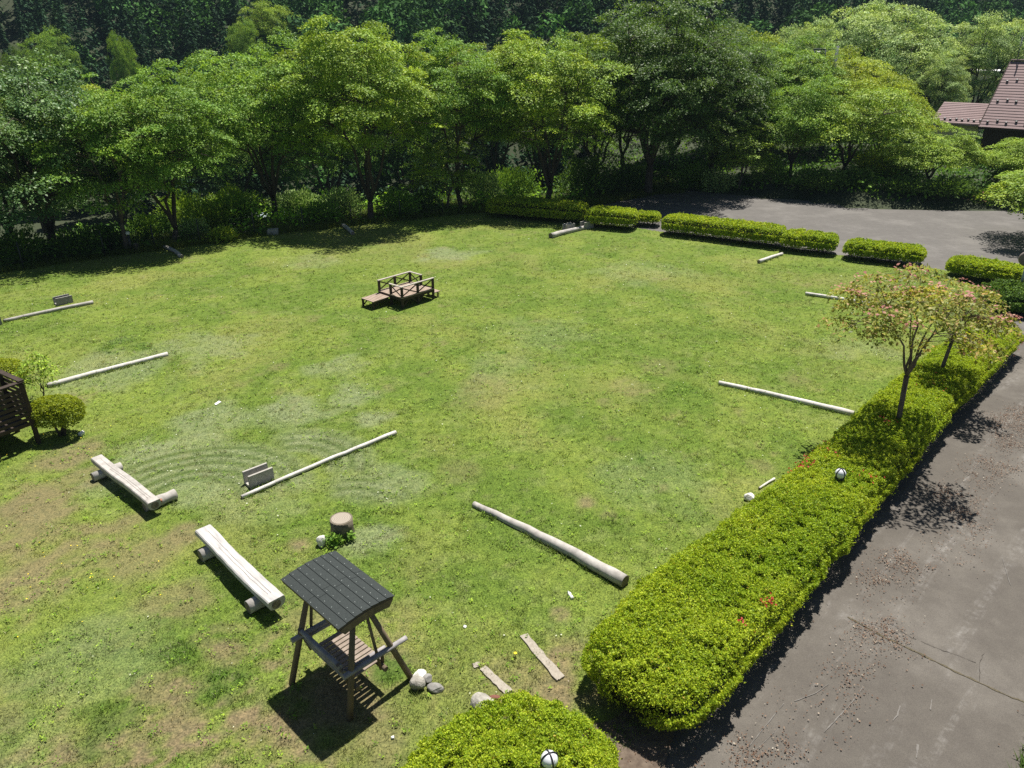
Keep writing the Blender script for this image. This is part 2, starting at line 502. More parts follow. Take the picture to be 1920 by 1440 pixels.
# ------------------------------------------------------------------ terrain
BX = np.array([-80, -30, -26, -19.3, -17.0, -14.5, -8.5, -3.2, 4, 10, 40])
BY = np.array([0, 28, 30.5, 35.8, 37.2, 39.2, 42.6, 45.4, 47, 52, 60])
def terrain(x, y):
    d = y - np.interp(x, BX, BY)
    left = 1 - smooth(4, 16, x)
    dp = np.maximum(d, 0)
    z = -(0.05 * np.minimum(dp, 8) + 0.25 * np.clip(dp - 8, 0, 34)) * left
    z = z + 0.75 * smooth(15, 19, x) * smooth(0.2, 1.0, y - np.interp(x, [12.4, 19.1, 22.7, 27.8, 60], [53.4, 50.3, 47.4, 46.9, 46.6])) * (1 - smooth(70, 90, y))
    start = 100 + 0.55 * np.maximum(x, 0) - 0.06 * np.minimum(x, 0)
    u = np.maximum(y - start, 0)
    hill = 0.52 * u - 0.0006 * u * u
    hill = np.where(u > 330, 0.52 * 330 - 0.0006 * 330 * 330, hill)
    z = z + hill + (n2(x, y, 0.02, 2, 5) - 0.5) * 14 * smooth(0, 60, u)
    return z
xs = np.unique(np.concatenate([np.linspace(-600, -60, 28), np.linspace(-60, 60, 81), np.linspace(60, 600, 28)]))
ys = np.unique(np.concatenate([np.linspace(-200, -10, 12), np.linspace(-10, 110, 81), np.linspace(110, 900, 60)]))
gx, gy = np.meshgrid(xs, ys)
gz = terrain(gx.ravel(), gy.ravel()) - 0.07
V = np.stack([gx.ravel(), gy.ravel(), gz], 1)
nx = len(xs)
ii, jj = np.meshgrid(np.arange(len(ys) - 1), np.arange(nx - 1), indexing='ij')
a = (ii * nx + jj).ravel()
F = np.stack([a, a + 1, a + nx + 1, a + nx], 1)
m, t, b, out = newmat('wild_ground')
v = objvec(t)
n1 = noise(t, 0.5, 6, 0.6, v); n3 = noise(t, 4.0, 5, 0.65, v)
r1 = ramp(t, n1.outputs[0], [(0.3, (0.018, 0.028, 0.010)), (0.55, (0.030, 0.042, 0.014)), (0.75, (0.045, 0.045, 0.024))])
t.links.new(mixc(t, 0.5, r1.outputs[0], ramp(t, n3.outputs[0], [(0.3, (0.010, 0.018, 0.008)), (0.7, (0.05, 0.065, 0.02))]).outputs[0]), b.inputs['Base Color'])
b.inputs['Roughness'].default_value = 0.95
tag(obj('ground', mesh_np('ground', V, F), m), kind='structure')

# ------------------------------------------------------------------ lawn
RING = [(G(352, 945), 0.8, 3.1, 15, 165), (G(545, 880), 0.7, 2.3, -5, 115), (G(640, 985), 1.0, 2.4, 40, 110)]
PALE = [(330, 860, 1.7, .9), (400, 790, 1.3, .7), (380, 900, 1.2, .7), (560, 770, 1.5, .85), (640, 745, 1.0, .7), (700, 905, 1.1, .65), (700, 785, .7, .8), (380, 650, 1.6, .6), (220, 690, 2.2, .6), (640, 690, 1.0, .6), (845, 480, 1.6, .8), (590, 490, 1.4, .35), (700, 1005, .7, .8), (1010, 630, 2.0, .3), (940, 690, 1.6, .3), (1600, 650, 1.4, .35), (1200, 510, 2.5, .3), (1230, 900, 1.5, .3), (170, 1230, 1.4, .35), (260, 1180, .9, .3), (60, 1400, 1.0, .3), (470, 940, 1.2, .4)]
DIRT = [(60, 950, 1.3, .75), (160, 1010, 1.1, .7), (60, 1090, 1.1, .75), (260, 1040, .9, .6), (340, 1000, .5, .7), (150, 900, .9, .6), (330, 1130, .7, .55), (420, 1220, .3, .8), (340, 1290, .35, .9), (345, 1350, .3, .8), (560, 1360, .9, .8), (640, 1330, .9, .9), (735, 1240, .55, 1.0), (560, 1020, .35, .8), (1090, 1290, .9, .85), (1050, 1150, .22, .9), (1180, 720, .8, .35), (1240, 690, .8, .4), (120, 860, 1.0, .7), (20, 1000, 1.2, .7), (900, 740, 1.2, .3), (520, 690, .6, .45), (130, 755, .8, .6), (1100, 945, .25, .7), (870, 880, .6, .35), (1420, 870, .5, .35), (1500, 710, .7, .35), (980, 1290, .8, .5), (700, 1400, .8, .5), (650, 470, 3, .15), (200, 1400, .6, .5)]
DARKW = [(1280, 735, 1.2, .4), (1230, 760, .9, .35), (1330, 700, .9, .3), (940, 662, .18, 1), (1190, 860, .25, 1), (400, 1300, .5, .7), (430, 1260, .45, .8), (330, 1240, .4, .6), (720, 1265, .5, .8), (700, 960, .35, .5), (660, 1000, .3, .9), (1150, 470, 1.6, .3), (1330, 590, 2.5, .15), (240, 650, 1.0, .6)]
def blob(x, y, lst, seed, wob=0.9):
    mk = np.zeros_like(x)
    nn = n2(x, y, 1.1, 3, seed)
    for px, py, r_, s_ in lst:
        c = G(px, py)
        d = np.hypot(x - c.x, y - c.y) / r_ + (nn - 0.5) * wob * 2
        mk = np.maximum(mk, s_ * (1 - smooth(0.45, 1.15, d)))
    return mk
def lawn_masks(x, y):
    pale = blob(x, y, PALE, 31)
    pale = pale * (0.42 + 0.65 * n2(x, y, 3.0, 3, 48))
    brk = smooth(.22, .46, n2(x, y, 1.4, 3, 49))
    ring = np.zeros_like(x)
    for c, r0, r1, a0, a1 in RING:
        d = np.hypot(x - c.x, (y - c.y))
        an = np.degrees(np.arctan2(y - c.y, x - c.x))
        aw = smooth(a0 - 12, a0 + 12, an) * (1 - smooth(a1 - 12, a1 + 12, an))
        rz = aw * smooth(r0, r0 + .3, d) * (1 - smooth(r1 - .6, r1, d)); pale = np.maximum(pale, rz * .75)
        ring = np.maximum(ring, aw * smooth(r0, r0 + .3, d) * (1 - smooth(r1 - .6, r1, d)) * (0.5 + 0.5 * np.sin(d * 6.283 / 0.36 + 1.6 * n2(x, y, 0.6, 2, 44))))
    ring = ring * brk
    dirt = blob(x, y, DIRT, 32)
    near = smooth(13.5, 9.0, np.hypot(x - 0.5, y)) * smooth(-0.5, -3.5, x)
    dn = n2(x, y, 1.7, 4, 33)
    dm = n2(x, y, 4.2, 3, 34)
    dirt = np.maximum(dirt * smooth(0.30, 0.62, dn * .6 + dm * .5 + 0.05), near * smooth(0.47, 0.58, dn * .5 + dm * .5) * 0.95)
    dirt = np.maximum(dirt, smooth(.60, .74, n2(x, y, 1.1, 4, 46)) * smooth(.45, .6, dm) * .35)
    dry = smooth(0.50, 0.68, n2(x, y, 0.35, 4, 35)) * 0.34
    weeds = np.maximum(blob(x, y, DARKW, 36) * smooth(0.35, 0.6, n2(x, y, 2.4, 3, 37)), near * smooth(0.60, 0.70, n2(x, y, 1.3, 3, 38)) * 0.7)
    return pale, ring, dirt, dry, weeds
def lerp(a, b, t): return a + (np.array(b) - a) * t[:, None]
def lawn_rgb(x, y):
    pale, ring, dirt, dry, weeds = lawn_masks(x, y)
    k = n2(x, y, 0.6, 4, 39)
    c = lerp(np.tile(np.array([.092, .140, .027]), (len(x), 1)), [.138, .178, .040], smooth(.3, .7, k))
    k2 = n2(x, y, 3.2, 3, 40)
    c = lerp(c, [.170, .192, .078], smooth(.52, .72, k2) * .38)
    c = c * (0.80 + 0.40 * n2(x, y, 7.0, 2, 42))[:, None]
    c = lerp(c, [.20, .19, .075], dry)
    c = lerp(c, [.185, .205, .135], pale * (0.45 + 0.55 * (1 - ring)))
    c = lerp(c, [.035, .062, .014], np.maximum(pale, .7) * ring * 0.92)
    c = lerp(c, [.165, .125, .088], dirt)
    c = lerp(c, [.050, .105, .014], weeds)
    return c * np.array([1.35, 1.37, 1.28])
LAWN_POLY = [(-70, -8), (-70, 6)] + [(x, y) for x, y in zip(BX[1:9], BY[1:9])] + [(4.6, 43.2), (8.0, 40.8), (13.5, 37.4), (17.2, 34.9), (22.0, 31.6), (20.0, 28.0), (17.4, 24.2), (2.5, 8.4), (0.9, 6.9), (-0.5, 4.5), (-0.5, -8)]
def inside(px, py, poly):
    c = np.zeros(len(px), bool)
    n = len(poly)
    for i in range(n):
        x1, y1 = poly[i]; x2, y2 = poly[(i + 1) % n]
        cond = ((y1 > py) != (y2 > py))
        xi = (x2 - x1) * (py - y1) / ((y2 - y1) if y2 != y1 else 1e-9) + x1
        c ^= cond & (px < xi)
    return c
def lawn_z(x, y):
    return (n2(x, y, 0.25, 3, 50) - 0.5) * 0.10 * smooth(0, 3, np.interp(x, BX, BY) - y)
lx = np.concatenate([np.arange(-70, -26, 2.0), np.arange(-26, 24, 0.125)])
ly = np.concatenate([np.arange(-8, 5, 1.0), np.arange(5, 49, 0.125)])
gx, gy = np.meshgrid(lx, ly)
nx = len(lx)
ii, jj = np.meshgrid(np.arange(len(ly) - 1), np.arange(nx - 1), indexing='ij')
a = (ii * nx + jj).ravel()
cxm = (gx.ravel()[a] + gx.ravel()[a + nx + 1]) / 2; cym = (gy.ravel()[a] + gy.ravel()[a + nx + 1]) / 2
a = a[inside(cxm, cym, LAWN_POLY)]
F = np.stack([a, a + 1, a + nx + 1, a + nx], 1)
used, inv = np.unique(F, return_inverse=True)
X, Yy = gx.ravel()[used], gy.ravel()[used]
me = mesh_np('lawn', np.stack([X, Yy, lawn_z(X, Yy)], 1), inv.reshape(F.shape))
set_col(me, lawn_rgb(X, Yy) * 0.9)
m, t, b, out = newmat('lawn_turf')
at = nd(t, 'ShaderNodeVertexColor', layer_name='Col')
v = objvec(t)
nf = noise(t, 28, 6, 0.7, v)
nb = noise(t, 7, 5, 0.65, v)
c1 = mixc(t, 0.75, at.outputs[0], ramp(t, nf.outputs[0], [(0.32, (0.30, 0.32, 0.30)), (0.52, (0.95, 0.98, 0.9)), (0.70, (1.7, 1.65, 1.5))]).outputs[0], 'MULTIPLY')
c2 = mixc(t, 0.6, c1, ramp(t, nb.outputs[0], [(0.3, (0.55, 0.62, 0.6)), (0.7, (1.35, 1.25, 1.15))]).outputs[0], 'MULTIPLY')
t.links.new(c2, b.inputs['Base Color'])
b.inputs['Roughness'].default_value = 0.95
b.inputs['Specular IOR Level'].default_value = 0.1
bump(t, b, nf.outputs[0], 0.8, 0.03)
tag(obj('lawn', me, m), kind='structure')

# grass blades (stuff): tufts, denser close by
def blades(name, x, y, z, h, w, cols, mat, rng, nb=4, spread=0.03):
    n = len(x)
    P = np.repeat(np.stack([x, y, z], 1), nb, 0)
    k = n * nb
    P[:, :2] += rng.normal(size=(k, 2)) * spread
    az = rng.random(k) * 6.283
    hh = np.repeat(h, nb) * rng.uniform(0.5, 1.25, k)
    ww = np.repeat(w, nb) * rng.uniform(0.7, 1.3, k)
    ln = rng.uniform(0.3, 1.3, k) * hh
    side = np.stack([np.cos(az + 1.57), np.sin(az + 1.57), np.zeros(k)], 1) * (ww / 2)[:, None]
    tip = P + np.stack([np.cos(az) * ln, np.sin(az) * ln, hh], 1)
    v = np.stack([P - side, P + side, tip], 1).reshape(-1, 3)
    me = mesh_np(name, v, np.arange(k * 3, dtype=np.int32).reshape(-1, 3))
    cc = np.repeat(cols, nb, 0) * rng.uniform(0.65, 1.4, (k, 1))
    set_col(me, np.repeat(cc, 3, 0))
    me.materials.append(mat)
    return me
rng = np.random.default_rng(5)
X, Yy = [], []
for y0, y1, dens in ((5, 10, 420), (10, 14, 300), (14, 19, 180), (19, 26, 110), (26, 34, 64), (34, 48, 36)):
    xw = y1 * 0.80 + 1.5
    n = int((y1 - y0) * 2 * xw * dens)
    X.append(rng.uniform(-xw, xw, n)); Yy.append(rng.uniform(y0, y1, n))
X = np.concatenate(X); Yy = np.concatenate(Yy)
k = inside(X, Yy, LAWN_POLY); X, Yy = X[k], Yy[k]
pale, ring, dirt, dry, weeds = lawn_masks(X, Yy)
k = rng.random(len(X)) > np.clip(dirt * 0.95 + np.maximum(pale, .3) * ring * 0.75 + smooth(.55, .25, n2(X, Yy, 4.5, 2, 47)) * .45, 0, 0.95)
X, Yy, pale, ring, dirt, dry, weeds = [q[k] for q in (X, Yy, pale, ring, dirt, dry, weeds)]
dist = np.hypot(X, Yy)
cols = lawn_rgb(X, Yy)
cols = cols * (0.75 + 0.7 * n2(X, Yy, 5.0, 2, 61))[:, None]
cols = np.where((rng.random(len(X)) < 0.06 + 0.12 * pale)[:, None], np.array([.30, .30, .17]), cols)
hgt = (0.018 + 0.020 * n2(X, Yy, 0.8, 3, 62) + 0.034 * smooth(.5, .75, n2(X, Yy, 4.5, 2, 47)) + 0.05 * weeds + 0.02 * smooth(13, 8, dist)) * (0.8 + dist * 0.010)
wd = 0.0060 + dist * 0.00062
M['grass'] = colmat('grass_blade', 0.35, 0.6, 0.25)
tag(obj('grass', blades('grass', X, Yy, lawn_z(X, Yy) - 0.004, hgt, wd, cols, M['grass'], rng, 4, 0.035)), kind='stuff')
LOGSEG = []
def edge_tufts(a, b_, r_, dens=34):
    A, B_ = G(*a), G(*b_); d = B_ - A; L = d.length; nr = Vector((-d.y, d.x, 0)).normalized()
    k = int(L * dens); t_ = rng.random(k); sd = np.where(rng.random(k) < .5, -1, 1) * (r_ * .8 + rng.random(k) * .07)
    px_, py_ = A.x + d.x * t_ + nr.x * sd, A.y + d.y * t_ + nr.y * sd
    kk = n2(px_, py_, 1.6, 2, 64) > .42
    LOGSEG.append((px_[kk], py_[kk]))
for a_, b_, r_ in (((453, 934), (742, 813), .05), ((90, 727), (315, 667), .08), ((8, 604), (175, 569), .07), ((888, 950), (1172, 1098), .10), ((1348, 720), (1600, 780), .08), ((1510, 552), (1640, 573), .07), ((1032, 446), (1062, 438), .13), ((1422, 493), (1466, 478), .08), ((470, 925), (516, 905), .04), ((640, 1005), (664, 1005), .12), ((775, 1296), (820, 1300), .08), ((545, 1284), (549, 1280), .05), ((655, 1355), (660, 1352), .05), ((890, 1335), (912, 1342), .05), ((286, 950), (330, 938), .12)):
    edge_tufts(a_, b_, r_)
tx_ = np.concatenate([q[0] for q in LOGSEG]); ty_ = np.concatenate([q[1] for q in LOGSEG]); n = len(tx_)
tag(obj('grass_tufts', blades('grass_tufts', tx_, ty_, lawn_z(tx_, ty_) - .01, rng.uniform(.05, .14, n), .010 + .0006 * ty_, lerp(np.tile(np.array([.07, .13, .02]), (n, 1)), [.13, .18, .035], rng.random(n)), M['grass'], rng, 7, .035)), kind='stuff')
# broad-leaved weeds and clover rosettes among the grass
n = 15000
wx = rng.uniform(-20, 17, n); wy = 5.5 + 24 * rng.random(n) ** 1.4
pm = lawn_masks(wx, wy)
k = inside(wx, wy, LAWN_POLY) & (np.abs(wx) < wy * .8 + 1) & (rng.random(n) < .25 + .75 * smooth(.45, .62, n2(wx, wy, 1.4, 3, 63)))
wx, wy = wx[k], wy[k]; n = len(wx); q = 8
P = np.repeat(np.stack([wx, wy, lawn_z(wx, wy) + .02], 1), q, 0)
sp_ = np.repeat(rng.uniform(.03, .085, n), q); th = rng.random(n * q) * 6.283; rr_ = sp_ * np.sqrt(rng.random(n * q))
P += np.stack([np.cos(th) * rr_, np.sin(th) * rr_, rng.uniform(0, .05, n * q)], 1)
Ls = rng.uniform(.022, .05, n * q) * (0.8 + .012 * P[:, 1])
tn = np.repeat(np.array([.75, .85, .8]) * rng.uniform(.55, 1.25, (n, 1)) + np.array([.55, .42, .5]) * (rng.random((n, 1)) < .35), q, 0)
tag(obj('clover_weeds', leaf_mesh('clover_weeds', P, np.stack([np.cos(th), np.sin(th), .3 + 0 * th], 1), np.array([0, 0, 1.0]) + rnd_unit(n * q, rng) * .55, Ls, Ls * .6, LEAF['maple'], tn)), kind='stuff')
# long grass along the far edge, under the trees
n = 16000
ex = rng.uniform(-30, 12, n); ey = np.interp(ex, BX, BY) + np.abs(rng.normal(size=n)) * 3.2 - 0.3
cols = lerp(np.tile(np.array([.07, .12, .018]), (n, 1)), [.17, .20, .03], n2(ex, ey, 0.5, 3, 70))
tag(obj('tall_grass', blades('tall_grass', ex, ey, terrain(ex, ey) - 0.1, 0.22 + 0.5 * rng.random(n) * n2(ex, ey, 0.5, 2, 71), 0.03 + 0 * ex, cols, M['grass'], rng, 5, 0.12)), kind='stuff')
# tiny wild flowers and clippings on the lawn
def specks(name, x, y, z, size, mat, rng, tilt=0.4):
    n = len(x)
    P = np.stack([x, y, z], 1)
    return leaf_mesh(name, P, rng.normal(size=(n, 3)) * [1, 1, 0.15], np.array([0, 0, 1.0]) + rnd_unit(n, rng) * tilt, size, size * rng.uniform(0.4, 0.9, n), mat)
n = 9000
fx = rng.uniform(-22, 16, n); fy = 6 + 34 * rng.random(n) ** 1.5
pm = lawn_masks(fx, fy)[0]
k = inside(fx, fy, LAWN_POLY) & (rng.random(n) < 0.10 + 0.7 * pm) & (np.abs(fx) < fy * 0.8)
fx, fy = fx[k], fy[k]
tag(obj('grass_clippings', specks('grass_clippings', fx, fy, lawn_z(fx, fy) + 0.035, rng.uniform(0.02, 0.05, len(fx)) * (0.7 + fy * 0.02), plainmat('clipping', (.42, .46, .30), (.62, .64, .50), 3, 0.8, 0), rng)), kind='stuff')
n = 110
c0 = [(60, 860), (95, 850), (240, 520), (130, 560), (320, 560), (150, 1080), (60, 1130)]
fx = np.array([G(*c0[i % len(c0)]).x for i in range(n)]) + rng.normal(size=n) * 1.1
fy = np.array([G(*c0[i % len(c0)]).y for i in range(n)]) + rng.normal(size=n) * 0.9
tag(obj('yellow_wildflowers', specks('yellow_wildflowers', fx, fy, lawn_z(fx, fy) + 0.06, np.full(n, 0.035), plainmat('yellow_petal', (.75, .55, .02), (.85, .70, .05), 3, 0.7, 0), rng)), kind='stuff')

# ------------------------------------------------------------------ driveway, parking lot, verge
import bmesh
def flat(name, pts, z, mat, kind='structure'):
    bm = bmesh.new()
    bm.faces.new([bm.verts.new((x, y, z)) for x, y in pts])
    bmesh.ops.triangulate(bm, faces=bm.faces[:])
    bmesh.ops.recalc_face_normals(bm, faces=bm.faces[:])
    for f in bm.faces:
        if f.normal.z < 0: f.normal_flip()
    me = bpy.data.meshes.new(name); bm.to_mesh(me); bm.free()
    return tag(obj(name, me, mat), kind=kind)
EX, EY = 0.688, 0.726                       # direction of the driveway
def dr(t, n): return Vector((EX * t + EY * n, EY * t - EX * n, 0))   # along / to the right of the driveway axis
def asphalt(name, c1, c2, cs, streak):
    m, t, b, out = newmat(name)
    v = objvec(t)
    big = noise(t, 0.45, 5, 0.6, v)
    mid = noise(t, 3.0, 6, 0.65, v)
    fine = noise(t, 70, 4, 0.7, v)
    base = ramp(t, big.outputs[0], [(0.32, tuple(q * .95 for q in c1)), (0.5, c1), (0.68, tuple(q * 1.06 for q in c2))])
    c = mixc(t, 0.5, base.outputs[0], ramp(t, mid.outputs[0], [(0.3, (0.78, 0.76, 0.76)), (0.7, (1.18, 1.18, 1.16))]).outputs[0], 'MULTIPLY')
    c = mixc(t, 0.7, c, ramp(t, fine.outputs[0], [(0.3, (0.60, 0.60, 0.60)), (0.7, (1.42, 1.40, 1.36))]).outputs[0], 'MULTIPLY')
    if streak:
        vr = objvec(t, (1.0, 1.0, 1.0), (0, 0, -math.atan2(EY, EX)))
        mp = nd(t, 'ShaderNodeMapping'); mp.inputs['Scale'].default_value = (0.22, 2.2, 1)
        t.links.new(vr, mp.inputs['Vector'])
        s1 = noise(t, 1.0, 6, 0.62, mp.outputs[0], 0.6)
        k = ramp(t, s1.outputs[0], [(0.53, (0, 0, 0)), (0.70, (1, 1, 1))])
        s2 = noise(t, 5.0, 6, 0.75, v)
        k2 = ramp(t, s2.outputs[0], [(0.45, (0, 0, 0)), (0.66, (1, 1, 1))])
        kk = nd(t, 'ShaderNodeMath', operation='MULTIPLY')
        t.links.new(k.outputs[0], kk.inputs[0]); t.links.new(k2.outputs[0], kk.inputs[1])
        k3 = nd(t, 'ShaderNodeMath', operation='MULTIPLY'); k3.inputs[1].default_value = streak
        t.links.new(kk.outputs[0], k3.inputs[0])
        c = mixc(t, k3.outputs[0], c, cs)
    t.links.new(c, b.inputs['Base Color'])
    b.inputs['Roughness'].default_value = 0.88
    b.inputs['Specular IOR Level'].default_value = 0.25
    bump(t, b, fine.outputs[0], 0.5, 0.004)
    return m
DRV = asphalt('driveway_asphalt', (0.098, 0.089, 0.079), (0.126, 0.116, 0.104), (0.25, 0.238, 0.225), 0.9)
LOT = asphalt('lot_asphalt', (0.122, 0.116, 0.111), (0.148, 0.141, 0.135), (0.3, 0.3, 0.3), 0.0)
JX = [(17.4, 24.2), (60, 24.2)]
flat('driveway', [(-0.5, -12), (-0.5, 4.5), (0.9, 6.9), (2.5, 8.4)] + JX + [(60, -12)], -0.018, DRV)
flat('parking_lot', [(17.4, 24.2), (60, 24.2), (60, 46), (27.8, 46.3), (22.7, 46.8), (19.1, 49.8), (12.4, 53.2), (8.0, 51.0), (4.0, 47.5), (4.6, 43.2), (8.0, 40.8), (13.5, 37.4), (17.2, 34.9), (22.0, 31.6), (20.0, 28.0)], -0.022, LOT)
# strip of bare soil between the bush and the hedge
flat('soil_path', [(0.55, 8.5), (1.35, 8.9), (2.6, 8.3), (2.0, 6.9), (1.2, 6.0), (0.4, 6.2)], 0.012, plainmat('bare_soil', (0.075, 0.055, 0.042), (0.16, 0.125, 0.095), 9, 0.95, 0.6, 0.02))
# mossy joint and cracks in the asphalt
def crack(name, pts, w, mat, z=-0.010, wob=0.022):
    mb = MB()
    random.seed(len(pts) * 7 + int(w * 1000))
    P = []
    for i in range(len(pts) - 1):
        a, b_ = G(*pts[i]), G(*pts[i + 1])
        k = max(2, int((b_ - a).length / 0.07))
        for q in range(k): P.append(a.lerp(b_, q / k))
    P.append(G(*pts[-1]))
    L, Rr = [], []; wk = 0.0
    for i, p in enumerate(P):
        d = (P[min(i + 1, len(P) - 1)] - P[max(i - 1, 0)]).normalized()
        nrm = Vector((-d.y, d.x, 0)); wk = wk * .8 + random.uniform(-1, 1) * wob; j = nrm * (wk + random.uniform(-0.3, 0.3) * w)
        ww = w * random.uniform(0.25, 1.0)
        L.append((p + j + nrm * ww).to_tuple()[:2] + (z,)); Rr.append((p + j - nrm * ww).to_tuple()[:2] + (z,))
    for i in range(len(P) - 1):
        if random.random() < .07: continue
        mb.poly([L[i], Rr[i], Rr[i + 1], L[i + 1]])
    return tag(mb.build(name, mat), kind='structure')
MOSS = plainmat('joint_moss', (0.06, 0.052, 0.03), (0.13, 0.11, 0.075), 22, 0.95, 0.5, 0.01)
CRK = plainmat('crack_dirt', (0.035, 0.03, 0.027), (0.075, 0.065, 0.055), 22, 0.95, 0.3, 0.01)
crack('pavement_joint', [(1590, 1155), (1650, 1190), (1720, 1222), (1790, 1257), (1850, 1285), (1930, 1318)], 0.024, MOSS, -0.010, .010)
crack('pavement_crack', [(1668, 1168), (1710, 1195), (1760, 1215), (1830, 1240)], 0.006, CRK, -0.009)
crack('pavement_crack', [(1838, 1278), (1842, 1250), (1850, 1220)], 0.005, CRK, -0.009)
# chalky scrape marks
SCR = plainmat('scrape', (0.125, 0.115, 0.105), (0.19, 0.18, 0.168), 30, 0.9, 0.2, 0.003)
for pts, w in (([(1545, 1372), (1590, 1325), (1620, 1287)], .018), ([(1490, 1314), (1530, 1298), (1554, 1281)], .012), ([(1880, 1045), (1888, 1075), (1896, 1097)], .014), ([(1405, 1398), (1440, 1355), (1470, 1318)], .016), ([(1412, 1410), (1452, 1372)], .010), ([(1826, 880), (1838, 865), (1853, 850)], .012), ([(1909, 905), (1914, 882), (1920, 860)], .016), ([(1745, 1330), (1747, 1310)], .02), ([(1718, 1420), (1722, 1395)], .03), ([(1674, 1350), (1683, 1340), (1687, 1322)], .02)):
    crack('scrape_mark', pts, w * .55, SCR, -0.007, .003)
# drifts of fallen leaves along the hedge side of the driveway
n = 26000
tt = rng.uniform(7.5, 24, n); q = rng.random(n)
nnn = -2.62 + 0.8 * (rng.random(n) ** 1.6) + rng.normal(size=n) * .2 + 0.25 * np.sin(tt * 1.3)
lx_, ly_ = EX * tt + EY * nnn, EY * tt - EX * nnn
dn = n2(lx_, ly_, 1.3, 3, 81)
k = rng.random(n) < smooth(0.46, 0.70, dn) * 0.55 + 0.05
lx_, ly_ = lx_[k], ly_[k]
ex2 = rng.uniform(0.8, 2.8, 900); ey2 = rng.uniform(6.2, 9.3, 900)
rx = rng.uniform(2, 22, 500); ry = rx * 1.0 + rng.uniform(-7, 1, 500)
k2 = (ry > 5) & ((rx * EY - ry * EX) > -3.3)
lx_ = np.concatenate([lx_, ex2, rx[k2]]); ly_ = np.concatenate([ly_, ey2, ry[k2]])
LIT = leafmat('dead_leaf', [(0, (.10, .055, .035)), (.6, (.16, .10, .07)), (.9, (.25, .18, .13)), (1, (.45, .41, .34))], 0.1, (.3, .2, .1), 0.8, 0.2)
tag(obj('fallen_leaves', specks('fallen_leaves', lx_, ly_, 0.004 + 0.02 * rng.random(len(lx_)), rng.uniform(0.012, 0.042, len(lx_)), LIT, rng, 0.6)), kind='stuff')
# weedy verge at the right edge of the driveway
n = 700
tt = rng.uniform(7.5, 12, n); nv = 0.28 + np.abs(rng.normal(size=n)) * 0.3
vx, vy = EX * tt + EY * nv, EY * tt - EX * nv
flat('verge', [tuple(dr(-6, .55))[:2], tuple(dr(9, .52))[:2], tuple(dr(12, .75))[:2], tuple(dr(26, 1.5))[:2], tuple(dr(26, 9))[:2], tuple(dr(-6, 9))[:2]], -0.004, plainmat('verge_soil', (0.06, 0.055, 0.025), (0.13, 0.11, 0.06), 8, 0.95, 0.5, 0.02))
tag(obj('verge_weeds', blades('verge_weeds', vx, vy, np.full(n, -0.01), rng.uniform(.08, .26, n), np.full(n, .022), np.tile(np.array([.09, .16, .03]), (n, 1)), M['grass'], rng, 5, 0.05)), kind='stuff')

